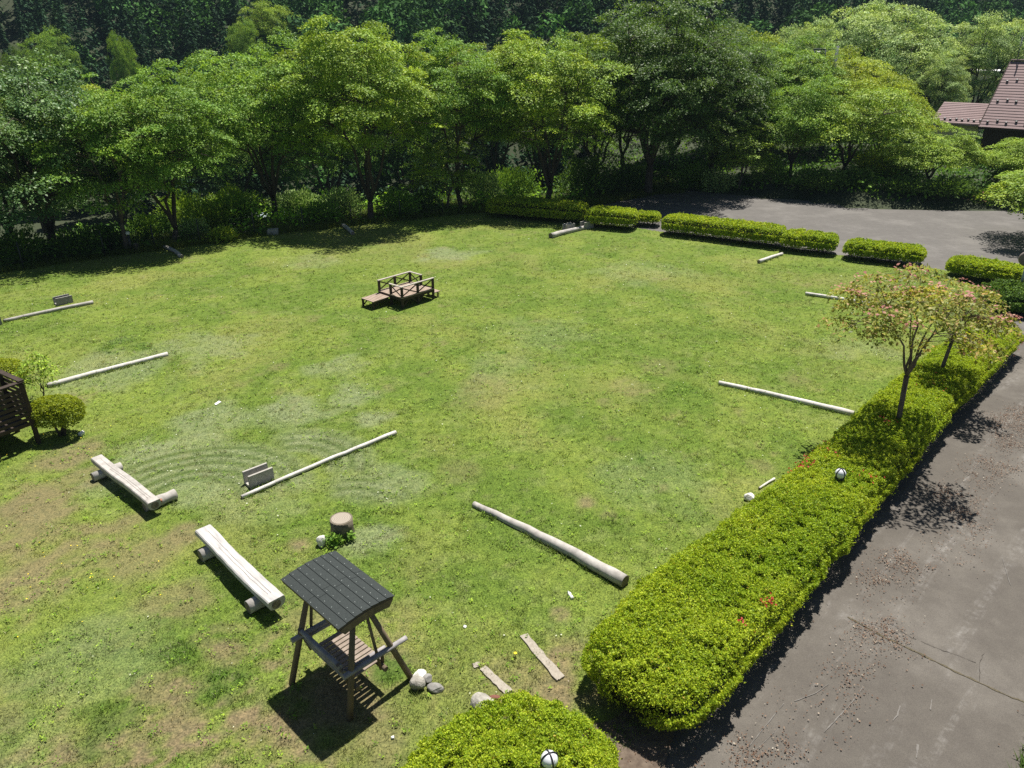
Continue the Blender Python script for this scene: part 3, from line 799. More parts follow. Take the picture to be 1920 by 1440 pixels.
# ------------------------------------------------------------------ clipped hedges
def hedge(name, pts, leaf, n_leaf, lsize, label, cat, group=None, zb=0.28, seed=1, lump=0.10, round_=0.22, overhang=0.10, flowers=(), stems=True, hollow=.10):
    """pts: (x, y, half width, height) along the middle line"""
    rg = np.random.default_rng(seed)
    A = np.array(pts, float)
    seg = np.hypot(np.diff(A[:, 0]), np.diff(A[:, 1]))
    S = np.concatenate([[0], np.cumsum(seg)]); Lg = S[-1]
    def at(s):
        x = np.interp(s, S, A[:, 0]); y = np.interp(s, S, A[:, 1])
        hw = np.interp(s, S, A[:, 2]); h = np.interp(s, S, A[:, 3])
        e = 0.03
        tx = np.interp(s + e, S, A[:, 0]) - np.interp(s - e, S, A[:, 0]); ty = np.interp(s + e, S, A[:, 1]) - np.interp(s - e, S, A[:, 1])
        l = np.hypot(tx, ty); tx, ty = tx / l, ty / l
        d = np.minimum(s, Lg - s)
        endr = np.minimum(hw * 0.7, Lg * 0.45)
        q = np.clip(1 - d / endr, 0, 1)
        return x, y, hw * np.sqrt(np.clip(1 - q ** 3.4, 0.0, 1)), h * (1 - 0.14 * q ** 2), tx, ty, endr
    def surf(s, q, side):
        """q in -1..1 across; side>0: height fraction on the side wall"""
        x, y, hw, h, tx, ty, er = at(s)
        d = np.minimum((1 - np.abs(q)) * hw, np.minimum(s, Lg - s))
        e = np.clip(1 - d / round_, 0, 1)
        top = h - (h - zb) * 0.45 * (1 - np.sqrt(np.clip(1 - e ** 2.2, 0, 1)))
        bx = x - ty * hw * q; by = y + tx * hw * q
        return bx, by, top, tx, ty, e
    # top leaves
    nt_ = int(n_leaf * 0.66)
    s = rg.uniform(0, Lg, nt_ * 2); hw = at(s)[2]
    k = rg.random(nt_ * 2) < hw / A[:, 2].max(); s = s[k][:nt_]
    q = rg.uniform(-1, 1, len(s))
    bx, by, top, tx, ty, e = surf(s, q, 0)
    P1 = np.stack([bx, by, top], 1)
    sg = np.sign(q)
    N1 = np.stack([-ty * sg * e * 0.9, tx * sg * e * 0.9, np.ones(len(s))], 1)
    # side leaves
    ns = n_leaf - nt_
    s = rg.uniform(0, Lg, ns); sg = np.where(rg.random(ns) < 0.5, -1.0, 1.0)
    x, y, hw, h, tx, ty, er = at(s)
    zf = rg.random(ns) ** 0.8
    zz = zb + (h * 0.62 + zb * 0.38 - zb) * zf
    bulge = 1 + overhang * np.sin(np.clip(zf, 0, 1) * 2.2) - overhang * 0.9 * (1 - zf) ** 2
    P2 = np.stack([x - ty * hw * sg * bulge, y + tx * hw * sg * bulge, zz], 1)
    dd = np.minimum(s, Lg - s)
    en = np.clip(1 - dd / er, 0, 1) * np.where(s < Lg / 2, -1, 1)
    N2 = np.stack([-ty * sg + tx * en * 1.5, tx * sg + ty * en * 1.5, 0.25 + 0 * s], 1)
    P = np.concatenate([P1, P2]); N = np.concatenate([N1, N2])
    N /= np.linalg.norm(N, axis=1, keepdims=True)
    lumpv = (fbm(P * 1.7, 2, seed) - 0.5) * 2.2 + (fbm(P * 5.5, 2, seed + 3) - 0.5) * 2.6
    fine = fbm(P * 16, 2, seed + 9) - 0.5
    depth = rg.random(len(P)) ** 2.0 * 0.10
    P = P + N * (lumpv * lump + fine * 0.06 - depth)[:, None] + rg.normal(size=P.shape) * 0.010
    ok = P[:, 2] > 0.05; P, N, depth, fine = P[ok], N[ok], depth[ok], fine[ok]
    # dark hollows and stray shoots
    hol = fbm(P * [6.2, 6.2, 3.5], 3, seed + 31)
    P = P - N * (smooth(.60, .70, hol) * hollow)[:, None]
    sh_ = rg.random(len(P)) < .012
    P[sh_] += N[sh_] * rg.uniform(.03, .11, (sh_.sum(), 1))
    ok = rg.random(len(P)) < np.clip(1.2 + fine * 3.0, 0.25, 1); P, N = P[ok], N[ok]
    n = len(P)
    Dv = rnd_unit(n, rg) + N * 0.5 + np.array([0, 0, 0.25])
    Nn = N * 0.75 + np.array([0, 0, 0.35]) + rnd_unit(n, rg) * 0.75
    dist = np.hypot(np.hypot(P[:, 0], P[:, 1]), EYE)
    L = lsize * rg.uniform(0.6, 1.35, n)
    root = thing(name, label, cat, (0, 0, 0), 0, group)
    tone = fbm(P * 1.1, 3, seed + 41)[:, None]; old = (rg.random((n, 1)) < .14) * .5
    tn = (np.array([1.04, 1.0, .9]) + np.array([.75, .45, .8]) * (tone - .5)) * (1.12 - old) * rg.uniform(.85, 1.15, (n, 1))
    dead = rg.random(n) < .012; tn[dead] = np.array([1.3, .75, 1.5])
    obj('foliage', leaf_mesh('foliage', P, Dv, Nn, L, L * rg.uniform(0.45, 0.65, n), leaf, tn), None, root)
    # twiggy inside
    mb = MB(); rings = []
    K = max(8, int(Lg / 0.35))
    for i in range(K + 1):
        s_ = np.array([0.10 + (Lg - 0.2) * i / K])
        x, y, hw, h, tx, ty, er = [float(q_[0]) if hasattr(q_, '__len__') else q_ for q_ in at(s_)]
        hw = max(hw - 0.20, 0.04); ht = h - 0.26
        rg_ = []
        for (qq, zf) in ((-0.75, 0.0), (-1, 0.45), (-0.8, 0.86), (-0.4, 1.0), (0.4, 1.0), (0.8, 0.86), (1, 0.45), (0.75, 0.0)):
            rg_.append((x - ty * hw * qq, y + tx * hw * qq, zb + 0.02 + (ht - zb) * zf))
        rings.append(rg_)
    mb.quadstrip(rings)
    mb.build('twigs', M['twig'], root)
    if stems:
        random.seed(seed)
        for i in range(max(3, int(Lg / 0.8))):
            s_ = np.array([random.uniform(0.25, Lg - 0.25)])
            x, y, hw, h, tx, ty, er = [float(q_[0]) if hasattr(q_, '__len__') else q_ for q_ in at(s_)]
            qq = random.uniform(-0.6, 0.6) * hw
            bx, by = x - ty * qq, y + tx * qq
            for j in range(2):
                sm = MB()
                sm.tube([(bx, by, -0.04), (bx + random.uniform(-.12, .12), by + random.uniform(-.12, .12), zb * 0.6), (bx + random.uniform(-.3, .3), by + random.uniform(-.3, .3), zb + 0.12)], [0.022, 0.016, 0.012], 5)
                sm.build('stem', M['bark'], root)
    for (fx, fy, fr, fn, mt, fname) in flowers:
        s0 = rg.normal(size=(fn, 2)) * fr
        d2 = (P[None, :, 0] - (fx + s0[:, 0])[:, None]) ** 2 + (P[None, :, 1] - (fy + s0[:, 1])[:, None]) ** 2 - 0.02 * P[None, :, 2]
        j = d2.argmin(1)
        Q = P[j] + N[j] * 0.035 + rg.normal(size=(fn, 3)) * 0.015
        Lf = rg.uniform(0.035, 0.07, fn)
        fo = obj(fname, leaf_mesh(fname, Q, rnd_unit(fn, rg), N[j] + rnd_unit(fn, rg) * 0.6, Lf, Lf * 0.8, mt), None, root); fo['kind'] = 'stuff'
    return root
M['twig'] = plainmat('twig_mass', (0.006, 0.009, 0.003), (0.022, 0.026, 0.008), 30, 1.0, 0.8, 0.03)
def fl(px, py, r_, n, mt, z=1.0, name='flowers'):
    g = G(px, py, z); return (g.x, g.y, r_, n, mt, name)
LH = []
for t_, n_, hw_, h_ in ((6.98, -4.30, .84, .92), (8.1, -4.36, 1.02, .98), (9.4, -4.42, 1.06, 1.0), (11.0, -4.40, .98, .97), (12.8, -4.36, .93, 1.0), (14.6, -4.33, .86, .97), (17.5, -4.35, .82, .98), (20.5, -4.42, .80, 1.0), (24.0, -4.35, .80, .98), (28.6, -4.25, .76, .95)):
    p = dr(t_, n_); LH.append((p.x, p.y, hw_, h_))
hedge('roadside_hedge', LH, LEAF['hedge'], 600000, 0.040, 'long broad yellow-green azalea hedge running up the edge of the driveway', 'hedge', seed=3, zb=0.34, lump=0.065,
      flowers=[fl(1440, 1130, .08, 26, M['red']), fl(1395, 1172, .06, 8, M['red']), fl(1515, 862, .14, 30, M['red']), fl(1500, 872, .10, 24, M['red']), fl(1545, 845, .22, 22, M['red']), fl(1620, 890, .15, 14, M['red']), fl(1880, 610, .8, 170, M['pink']), fl(1840, 590, .8, 100, M['pink']), fl(1670, 790, .15, 16, M['red']), fl(1760, 720, .3, 20, M['red'])])
hedge('azalea_bush', [(0.58, 7.95, .60, .85), (0.42, 7.4, .98, .95), (0.10, 6.6, 1.34, 1.0), (-0.35, 5.6, 1.5, 1.0), (-0.7, 4.6, 1.3, 1.0)], LEAF['hedge'], 190000, 0.035, 'wide rounded yellow-green azalea bush nearest the camera, with a globe lamp in it', 'bush', seed=8, zb=0.30, lump=0.09)
HG = 'clipped hedge segments along the parking lot'
def seg(p0, p1, hw, h):   # photo pixels of the lawn-side foot of the hedge
    a, b_ = G(*p0), G(*p1)
    d = (b_ - a).normalized(); nrm = Vector((-d.y, d.x, 0))
    if nrm.y < 0: nrm = -nrm
    a += nrm * hw; b_ += nrm * hw
    mid = (a + b_) / 2
    return [(a.x, a.y, hw, h), (mid.x, mid.y, hw, h), (b_.x, b_.y, hw, h)]
HSEG = [((905, 408), (1092, 424), .95, 1.05, 26000, 'long hedge segment in tree shade at the far end of the row'),
        ((1092, 428), (1188, 436), .85, 1.02, 15000, 'hedge segment just behind the thick log and the concrete channel'),
        ((1184, 424), (1234, 428), .62, .70, 7000, 'shortest hedge segment, standing over the bare gravel gap'),
        ((1232, 441), (1462, 470), .85, .98, 32000, 'longest sunlit hedge segment in front of the parking lot'),
        ((1458, 472), (1566, 484), .78, .92, 16000, 'mid-size hedge segment behind the short pale log'),
        ((1576, 488), (1732, 506), .78, .82, 22000, 'hedge segment just beyond the top of the pink dogwood'),
        ((1764, 520), (1916, 545), .75, .80, 22000, 'hedge segment nearest the round traffic mirror')]
for i, (p0, p1, hw, h, n, lb) in enumerate(HSEG):
    hedge('clipped_hedge', seg(p0, p1, hw, h), LEAF['hedge'], n, 0.085, lb, 'hedge', HG, zb=0.30, seed=20 + i, lump=0.05, round_=0.22, overhang=0.06)
g = G(1895, 585)
hedge('clipped_shrub', [(g.x - .9, g.y + 0.5, .9, .8), (g.x + .5, g.y + 0.3, 1.1, .9), (g.x + 2.2, g.y + .2, 1.0, .9)], LEAF['dark'], 26000, 0.08, 'dark green clipped shrub at the right edge below the traffic mirror', 'shrub', seed=41, zb=0.2)

# ------------------------------------------------------------------ logs on the lawn
def log_thing(name, a, b_, r0, r1, label, cat='log', group=None, bend=0.02, mat='old_log', sink=0.25, seed=0, ends=True, cracks=False, extra=0):
    """a, b_: photo pixels of the ends on the ground"""
    random.seed(seed + 50)
    A, B_ = G(*a), G(*b_)
    A.z = r0 * (1 - sink); B_.z = r1 * (1 - sink)
    d = B_ - A; L = d.length; nrm = Vector((-d.y, d.x, 0)).normalized()
    root = thing(name, label, cat, ((A.x + B_.x) / 2, (A.y + B_.y) / 2, 0), 0, group)
    o = Vector(root.location)
    pts, rr = [], []
    K = max(6, int(L / 0.3))
    for i in range(K + 1):
        t = i / K
        pts.append(A + d * t + nrm * (math.sin(t * 3.1) * bend + random.uniform(-1, 1) * bend * 0.35) - o)
        rr.append((r0 * (1 - t) + r1 * t) * random.uniform(0.94, 1.06))
    mb = MB().tube(pts, rr, 12, wob=0.035)
    mb.build('bark_free_trunk', M[mat], root)
    if ends:
        for p, q, r_ in ((pts[0], pts[1], rr[0]), (pts[-1], pts[-2], rr[-1])):
            dd = (p - q).normalized()
            MB().tube([p - dd * 0.004, p + dd * 0.004], [r_ * 0.93, r_ * 0.9], 12).build('cut_end', M['end_grain'], root)
    return root
LG = 'pale logs laid out as lane markers on the lawn'
log_thing('log', (453, 934), (742, 813), .045, .055, 'thin pale pole beside the concrete channel left of the lawn centre', group=LG, bend=.03, mat='bleached', seed=1)
log_thing('log', (90, 727), (315, 667), .085, .075, 'pale grassy-sided log pointing away from the sapling at left', group=LG, bend=.04, mat='bleached', seed=2)
log_thing('log', (8, 604), (175, 569), .065, .075, 'far left weathered log with a brownish end and a channel block behind it', group=LG, bend=.05, seed=3)
log_thing('log', (888, 950), (1172, 1098), .075, .135, 'thick tapering grey log nearest the roadside hedge corner', group=LG, bend=.06, seed=4)
log_thing('log', (1348, 720), (1600, 780), .065, .090, 'long pale log running into the hedge at the foot of the dogwood', group=LG, bend=.03, mat='bleached', seed=5)
log_thing('log', (1510, 552), (1640, 573), .065, .075, 'straight pale log whose end is hidden by the dogwood crown', group=LG, bend=.02, mat='bleached', seed=6)
log_thing('log', (1032, 446), (1096, 430), .15, .12, 'thick grey cracked log leading to the concrete channel by the hedge', group=LG, bend=.05, seed=7)
log_thing('log', (1422, 493), (1466, 478), .085, .075, 'short pale log lying in front of the hedge by the parking lot', group=LG, bend=.02, mat='bleached', seed=8)
log_thing('log', (310, 466), (340, 484), .10, .09, 'short bent grey log in the tree shade near the lamp post', group=LG, bend=.10, seed=9)
log_thing('log', (643, 424), (662, 440), .11, .10, 'short grey log in deep tree shade behind the wooden bridge', group=LG, bend=.02, seed=10)
log_thing('fallen_stick', (1423, 917), (1452, 899), .025, .03, 'short pinkish stick against the lawn side of the hedge', 'stick', bend=.01, mat='bleached', seed=11)

# ------------------------------------------------------------------ half-log benches
def bench(a, b_, wid, thick, ztop, label, sup, seed, mat):
    random.seed(seed)
    A, B_ = G(*a, ztop), G(*b_, ztop)
    A.z = B_.z = 0
    d = (B_ - A); L = d.length
    root = thing('log_bench', label, 'bench', tuple((A + B_) / 2), math.atan2(d.y, d.x), 'half-log benches at the near left of the lawn')
    # slab: flat sawn top, round below, wavy sides
    rings = []
    K = 18
    ph = random.random() * 6
    for i in range(K + 1):
        t = i / K
        w = wid * (1 + 0.025 * math.sin(t * 9 + ph) + random.uniform(-.025, .025)) / 2
        off = 0.012 * math.sin(t * 6 + ph)
        zt = ztop + 0.006 * math.sin(t * 14)
        rings.append([(-L / 2 + L * t, off + y * w, zt + z) for y, z in ((-.86, 0), (.86, 0), (.98, -.02), (1.04, -thick * .45), (.80, -thick * .85), (.3, -thick), (-.3, -thick), (-.80, -thick * .85), (-1.04, -thick * .45), (-.98, -.02))])
    mb = MB(); mb.quadstrip(rings, True, False)
    seat = mb.build('seat', mat, root)
    for sx in (-1, 1):
        e = MB(); x = sx * (L / 2 + 0.003)
        e.tube([(x - sx * 0.003, rings[0 if sx < 0 else -1][0][1] * 0 + 0.0, ztop - thick * .5), (x + sx * 0.003, 0, ztop - thick * .5)], [thick * .42, thick * .40], 10)
        e.build('cut_end', M['end_grain'], root)
    ck = MB()   # drying cracks along the top
    for y in (0.12, -0.25):
        P = [(-L / 2 + L * q / 14, wid / 2 * (y + random.uniform(-.05, .05)) + 0.012 * math.sin(q / 14 * 6 + ph), ztop + 0.008) for q in range(1 if y > 0 else 4, 14)]
        for p, q in zip(P[:-1], P[1:]):
            ck.poly([(p[0], p[1] - .0025, p[2]), (q[0], q[1] - .0025, q[2]), (q[0], q[1] + .0025, q[2]), (p[0], p[1] + .0025, p[2])])
    ck.build('drying_crack', M['end_grain'], root)
    for s_ in sup:
        x, y0, y1, r_ = s_
        s2 = MB().tube([(x, y0, r_ * .92), (x, (y0 + y1) / 2, r_ * .95), (x, y1, r_ * .92)], [r_, r_ * 1.02, r_], 12, wob=0.03)
        so_ = s2.build('support', M['old_log'], root)
        for y_ in (y0, y1):
            sg = 1 if y_ > (y0 + y1) / 2 else -1
            MB().tube([(x, y_ - sg * .003, r_ * .92), (x, y_ + sg * .003, r_ * .92)], [r_ * .9, r_ * .88], 12).build('cut_end', M['end_grain'], so_)
    return root
bench((379, 989), (517, 1124), .33, .22, .42, 'near half-log bench, bleached nearly white, left of the roofed swing', [(-1.05, -.30, .20, .13), (1.02, -.33, .20, .13)], 3, M['bench_wood'])
bench((181, 855), (289, 940), .27, .21, .37, 'far half-log bench, greyer and more cracked, with a loose round log at its end', [(-1.05, -.33, .34, .11), (1.12, -.10, .52, .10)], 5, M['old_log'])
log_thing('loose_log', (291, 951), (331, 934), .125, .12, 'stubby round log lying across the end of the farther bench', 'log', bend=.0, seed=21, sink=0.06)
bk = G(297, 942, .25)
mb = MB().box((0, 0, 0), (.17, .09, .06), bev=.006)
tag(mb.build('brick', M['brick']), 'small red-brown brick lying on the stubby loose log', 'brick'); o = bpy.data.objects['brick']; o.location = (bk.x, bk.y, .28); o.rotation_euler = (0, 0, .5)

# ------------------------------------------------------------------ concrete channel blocks
UG = 'U-shaped concrete channel blocks'
def channel(a, b_, label, w=.36, h=.34, mat='concrete', near_left=True):
    A, B_ = G(*a), G(*b_)
    d = B_ - A; L = d.length; ang = math.atan2(d.y, d.x)
    nrm = Vector((-d.y, d.x, 0)).normalized()
    c = (A + B_) / 2 + nrm * (w / 2)
    mb = MB(); t_ = .055
    prof = [(-w / 2, 0), (w / 2, 0), (w / 2, h), (w / 2 - t_, h), (w / 2 - t_ - .015, t_ + .03), (w / 2 - t_ - .05, t_), (-w / 2 + t_ + .05, t_), (-w / 2 + t_ + .015, t_ + .03), (-w / 2 + t_, h), (-w / 2, h)]
    mb.quadstrip([[(-L / 2, y, z) for y, z in prof], [(L / 2, y, z) for y, z in prof]], True, False)
    o = tag(mb.build('concrete_channel', M[mat]), label, 'channel block', UG)
    o.location = c; o.rotation_euler = (0, 0, ang)
    return o
channel((470, 917), (515, 899), 'pale U-shaped concrete channel block beside the thin pole', .34, .33)
channel((108, 574), (138, 567), 'grey U-shaped concrete channel block behind the far left log', .34, .30, 'old_concrete')
channel((-32, 616), (5, 609), 'grey concrete channel block cut off by the left edge of the photo', .34, .33, 'old_concrete')
channel((1062, 434), (1078, 430.5), 'smaller concrete channel block behind the thick cracked log', .34, .36)
channel((1096, 431), (1113, 427), 'concrete channel block at the hedge end of the thick cracked log', .36, .40)
channel((502, 441), (522, 440), 'pale concrete block under the trees at the far lawn edge', .4, .28)

# ------------------------------------------------------------------ stump, stones, plates
g = G(643, 1001)
st = thing('tree_stump', 'round sawn tree stump with ivy at its foot behind the swing roof', 'stump', g)
random.seed(4)
MB().tube([(0, 0, -.05), (0, 0, .05), (0, 0, .22), (0, 0, .40)], [.25, .245, .235, .235], 22, wob=0.02).build('bark_body', plainmat('stump_bark', (.10, .085, .06), (.22, .185, .14), 10, .9, .5, .02), st)
m, t, b, out = newmat('stump_rings')
v = objvec(t)
wv = nd(t, 'ShaderNodeTexWave', wave_type='RINGS', rings_direction='Z'); wv.inputs['Scale'].default_value = 9; wv.inputs['Distortion'].default_value = 1.5
t.links.new(v, wv.inputs['Vector'])
t.links.new(ramp(t, wv.outputs[0], [(0.1, (.24, .205, .165)), (.8, (.36, .315, .26))]).outputs[0], b.inputs['Base Color']); b.inputs['Roughness'].default_value = .9
MB().tube([(-.0, 0.0, .400), (-.0, 0.0, .404)], [.20, .20], 24).build('sawn_top', m, st)
def leaf_clump(name, c, rad, n, L, leaf, label=None, cat=None, parent=None, seed=0, stem=False, flat=0.8):
    rg = np.random.default_rng(seed)
    v = rnd_unit(n, rg); r_ = rg.random(n) ** 0.4
    P = v * r_[:, None] * np.array(rad)
    P = P * (0.30 + 1.45 * fbm(v * 2.6 + seed * 1.7, 3, seed))[:, None] + np.array([0, 0, rad[2] * flat])
    P = P[P[:, 2] > 0.01]; n = len(P)
    Ls = L * rg.uniform(.6, 1.3, n)
    me = leaf_mesh('foliage', P, P + rg.normal(size=(n, 3)) * .3, rnd_unit(n, rg) * .8 + np.array([0, 0, .6]) + P / max(rad) * .6, Ls, Ls * .6, leaf)
    if parent is not None: return obj(name, me, None, parent)
    root = thing(name, label, cat, c)
    obj('foliage', me, None, root)
    if stem:
        random.seed(seed)
        for q in range(3):
            mb = MB()
            mb.tube([(random.uniform(-.05, .05), random.uniform(-.05, .05), -.08), (random.uniform(-.3, .3) * rad[0], random.uniform(-.3, .3) * rad[1], rad[2] * .5), (random.uniform(-.7, .7) * rad[0], random.uniform(-.7, .7) * rad[1], rad[2] * 1.2)], [.03, .02, .01], 5)
            mb.build('stem', M['bark'], root)
    return root
g2 = G(622, 1020)
leaf_clump('ivy_clump', (g2.x + .05, g2.y, 0), (.21, .17, .14), 260, .075, LEAF['green'], 'bright green leafy clump between the white stone and the stump', 'plant', seed=3)
g2 = G(655, 1012)
leaf_clump('ivy_clump', (g2.x, g2.y, 0), (.15, .12, .11), 140, .07, LEAF['green'], 'smaller leafy clump at the right foot of the stump', 'plant', seed=4)
def rock(px, py, size, seed, label, mat='stone', rz=0.0, name='rock', group=None, lift=.55):
    g = G(px, py)
    o = tag(obj(name, rock_mesh(name, size, seed), M[mat]), label, 'rock', group)
    o.location = (g.x, g.y, size[2] * lift); o.rotation_euler = (0, 0, rz)
    return o
o = rock(604, 1021, (.115, .105, .15), 12, 'squarish white stone block next to the stump', 'white_stone', .3, 'white_stone')
RG = 'stones at the foot of the swing'
rock(783, 1289, (.145, .13, .14), 5, 'large round speckled rock at the foot of the right swing leg', 'stone', .2, group=RG)
rock(787, 1272, (.12, .10, .11), 6, 'pale rock tucked behind the round rock at the swing leg', 'white_stone', .8, group=RG)
rock(802, 1278, (.09, .09, .09), 7, 'small mossy rock between the pale rock and the flat grey one', 'old_concrete', 1.5, group=RG)
rock(816, 1294, (.14, .09, .08), 9, 'flat grey rock, rightmost of the stones by the swing', 'old_concrete', -.2, group=RG)
rock(905, 1326, (.17, .22, .15), 14, 'big pale ridged rock at the edge of the near azalea bush', 'stone', .9)
o = rock(926, 1316, (.12, .10, .09), 15, 'red-brown stone beside the big pale rock under the bush', 'sack', .2, 'brown_stone')
rock(1405, 936, (.13, .11, .11), 18, 'pale round stone on the grass at the lawn side of the hedge', 'white_stone', .1)
def plate(name, pts, h, label, mat, cat='paving strip'):
    P = [G(*p) for p in pts]
    c = sum(P, Vector()) / len(P)
    mb = MB()
    K = 9
    def edge(a, b_):
        return [a.lerp(b_, i / K) + Vector((random.uniform(-1, 1), random.uniform(-1, 1), 0)) * .012 for i in range(K)]
    random.seed(int(pts[0][0]))
    ring = edge(P[0], P[1]) + edge(P[1], P[2]) + edge(P[2], P[3]) + edge(P[3], P[0])
    mb.quadstrip([[(p - c) + Vector((0, 0, -.03)) for p in ring], [(p - c) + Vector((0, 0, h)) for p in ring]], True, False)
    o = tag(mb.build(name, M[mat]), label, cat); o.location = c
    return o
PG = 'narrow paving strips beside the azalea bush'
plate('paving_strip', [(974, 1197), (988, 1192), (1058, 1272), (1044, 1280)], .055, 'longer pale paving strip between the swing and the hedge corner', 'plate')['group'] = PG
plate('paving_strip', [(899, 1258), (912, 1252), (961, 1298), (946, 1306)], .05, 'shorter ragged paving strip behind the big pale rock', 'plate')['group'] = PG
plate('paving_fragment', [(886, 1248), (898, 1244), (901, 1252), (890, 1256)], .045, 'small broken end piece of the shorter paving strip', 'plate', 'paving fragment')
plate('white_tile', [(402, 760), (411, 754), (415, 756), (406, 762)], .05, 'small white tile lying on the raked grass', 'white', 'tile')
plate('white_tile', [(147, 815), (155, 810), (160, 812), (152, 817)], .05, 'small white tile on bare soil beside the round topiary', 'white', 'tile')
g = G(1069, 1118)
bt = thing('plastic_bottle', 'small white bottle lying in the grass near the tapering log', 'bottle', (g.x, g.y, .035), 1.9)
MB().tube([(-.11, 0, 0), (-.10, 0, 0), (.04, 0, 0), (.075, 0, 0)], [.025, .034, .034, .016], 12).build('bottle_body', M['white'], bt)
MB().tube([(.075, 0, 0), (.10, 0, 0)], [.016, .016], 10).build('cap', M['grey_metal'], bt)
def litter(px, py, s, label):
    g = G(px, py); mb = MB(); random.seed(int(px))
    pts = [Vector((math.cos(k * 1.05) * s * random.uniform(.6, 1.1), math.sin(k * 1.05) * s * random.uniform(.6, 1.1), 0)) for k in range(6)]
    mb.quadstrip([pts, [p * .85 + Vector((0, 0, s * random.uniform(.3, .8))) for p in pts]], True, False)
    o = tag(mb.build('crumpled_paper', M['white']), label, 'paper'); o.location = (g.x, g.y, .02)
litter(872, 1178, .045, 'crumpled white paper scrap on the grass right of the swing')
litter(737, 1385, .04, 'crumpled white paper scrap below the swing shadow')
g = G(965, 1234)
dd = thing('dandelion', 'single yellow dandelion between the two paving strips', 'flower', g)
MB().tube([(0, 0, 0), (0.01, 0, .1)], .004, 5).build('stem', LEAF['green'], dd)
MB().tube([(0.01, 0, .10), (.01, 0, .112), (.01, 0, .12)], [.012, .035, .02], 10).build('flower_head', bpy.data.materials['yellow_petal'], dd)

# ------------------------------------------------------------------ roofed garden swing
Zr = 1.83
cor = [G(534, 1095, Zr), G(622, 1028, Zr), G(732, 1112, Zr), G(643, 1190, Zr)]     # left, far, right, near
ctr = sum(cor, Vector()) / 4
U = ((cor[0] - cor[3]) + (cor[1] - cor[2])).normalized()      # along the ridge, towards the far left
ANG = math.atan2(U.y, U.x)
Vv = Vector((U.y, -U.x, 0))                                    # across, towards the right
hl = ((cor[0] - cor[3]).length + (cor[1] - cor[2]).length) / 4
hw = abs((cor[2] - cor[3]).dot(Vv) + (cor[1] - cor[0]).dot(Vv)) / 4
SW = thing('garden_swing', 'roofed wooden garden swing with dark shingle roof on four splayed log legs', 'swing', (ctr.x, ctr.y, 0), ANG)
def loc_(p):       # world ground point -> swing local
    q = Vector((p.x - ctr.x, p.y - ctr.y, 0))
    return Vector((q.dot(U), -q.dot(Vv), p.z))   # local +y is left of +x
fA, fB, fD = loc_(G(545, 1281)), loc_(G(655, 1350)), loc_(G(775, 1272))
fC = fA + (fD - fB)
rise, Kr = .06, 14
def prof(y): return Zr + rise * (1 - (y / hw) ** 2)
rows = 7
sh = MB()
for r_ in range(rows):          # overlapping shingle courses, laid from the left eave across the arch
    y0 = -hw + 2 * hw * r_ / rows; y1 = -hw + 2 * hw * (r_ + 1) / rows
    for half in (-1, 1):
        x0, x1 = (-hl, .05 - .1 * (r_ % 2)) if half < 0 else (.05 - .1 * (r_ % 2) + .006, hl)
        ya, yb = (y0, y1 + .03) if True else (y0, y1)
        yb = min(yb, hw)
        # local +y points to the left: flip
        pa, pb = (-ya, prof(ya)), (-yb, prof(yb))
        lift = .013
        pts0 = [(x0, -ya, prof(ya) + lift), (x1, -ya, prof(ya) + lift), (x1, -yb, prof(yb) + .002), (x0, -yb, prof(yb) + .002)]
        pts1 = [(p[0], p[1], p[2] + .012) for p in pts0]
        sh.quadstrip([pts0, pts1], True, False)
rf = sh.build('roof', M['shingle'], SW)
bd = MB()
ring0 = [( -hl + .02, -y, prof(y) - .003) for y in np.linspace(-hw + .01, hw - .01, Kr)] + [(-hl + .02, -y, prof(y) - .035) for y in np.linspace(hw - .01, -hw + .01, Kr)]
bd.quadstrip([ring0, [(hl - .02, p[1], p[2]) for p in ring0]], True, True)
bd.build('roof_board', M['swing_wood'], rf)
na = MB(); random.seed(2)
for r_ in range(rows):
    y0 = -hw + 2 * hw * (r_ + .22) / rows
    for q in range(9):
        x = -hl + .07 + (2 * hl - .14) * (q + random.uniform(-.1, .1)) / 8
        na.tube([(x, -y0, prof(y0) + .012), (x, -y0, prof(y0) + .028)], [.0055, .005], 6)
na.build('nail_heads', M['grey_metal'], rf)['kind'] = 'stuff'
for sx in (-1, 1):   # curved gable boards
    gbd = MB(); x = sx * (hl - .03)
    top = [(-y, prof(y) - .036) for y in np.linspace(-hw + .03, hw - .03, Kr)]
    bot = [(-y, min(prof(y) - .05, Zr + .02 - .0)) if abs(y) > hw * .8 else (-y, prof(y) - .17) for y in np.linspace(-hw + .03, hw - .03, Kr)][::-1]
    gbd.quadstrip([[(x - .02, a_, c_) for a_, c_ in top + bot], [(x + .02, a_, c_) for a_, c_ in top + bot]], True, False)
    gbd.build('gable_board', M['swing_wood'], SW)
ridge_z = Zr - .02
xn, xf = -hl + .22, hl - .22
for ft, x, y in ((fB, xn, .10), (fD, xn, -.10), (fA, xf, .10), (fC, xf, -.10)):
    top = Vector((x, y, Zr - .02)); f0 = Vector((ft.x, ft.y, -.08))
    MB().tube([f0, f0.lerp(top, .5) + Vector((.008, 0, 0)), top], [.052, .048, .042], 10, wob=.04).build('leg', M['swing_wood'], SW)
MB().tube([(-hl + .08, 0, Zr - .035), (hl - .08, 0, Zr - .035)], .05, 10).build('ridge_beam', M['swing_wood'], SW)
for y in (-hw * .6, hw * .6):
    MB().tube([(-hl + .06, y, Zr - .045), (hl - .06, y, Zr - .045)], .035, 8).build('purlin', M['swing_wood'], SW)
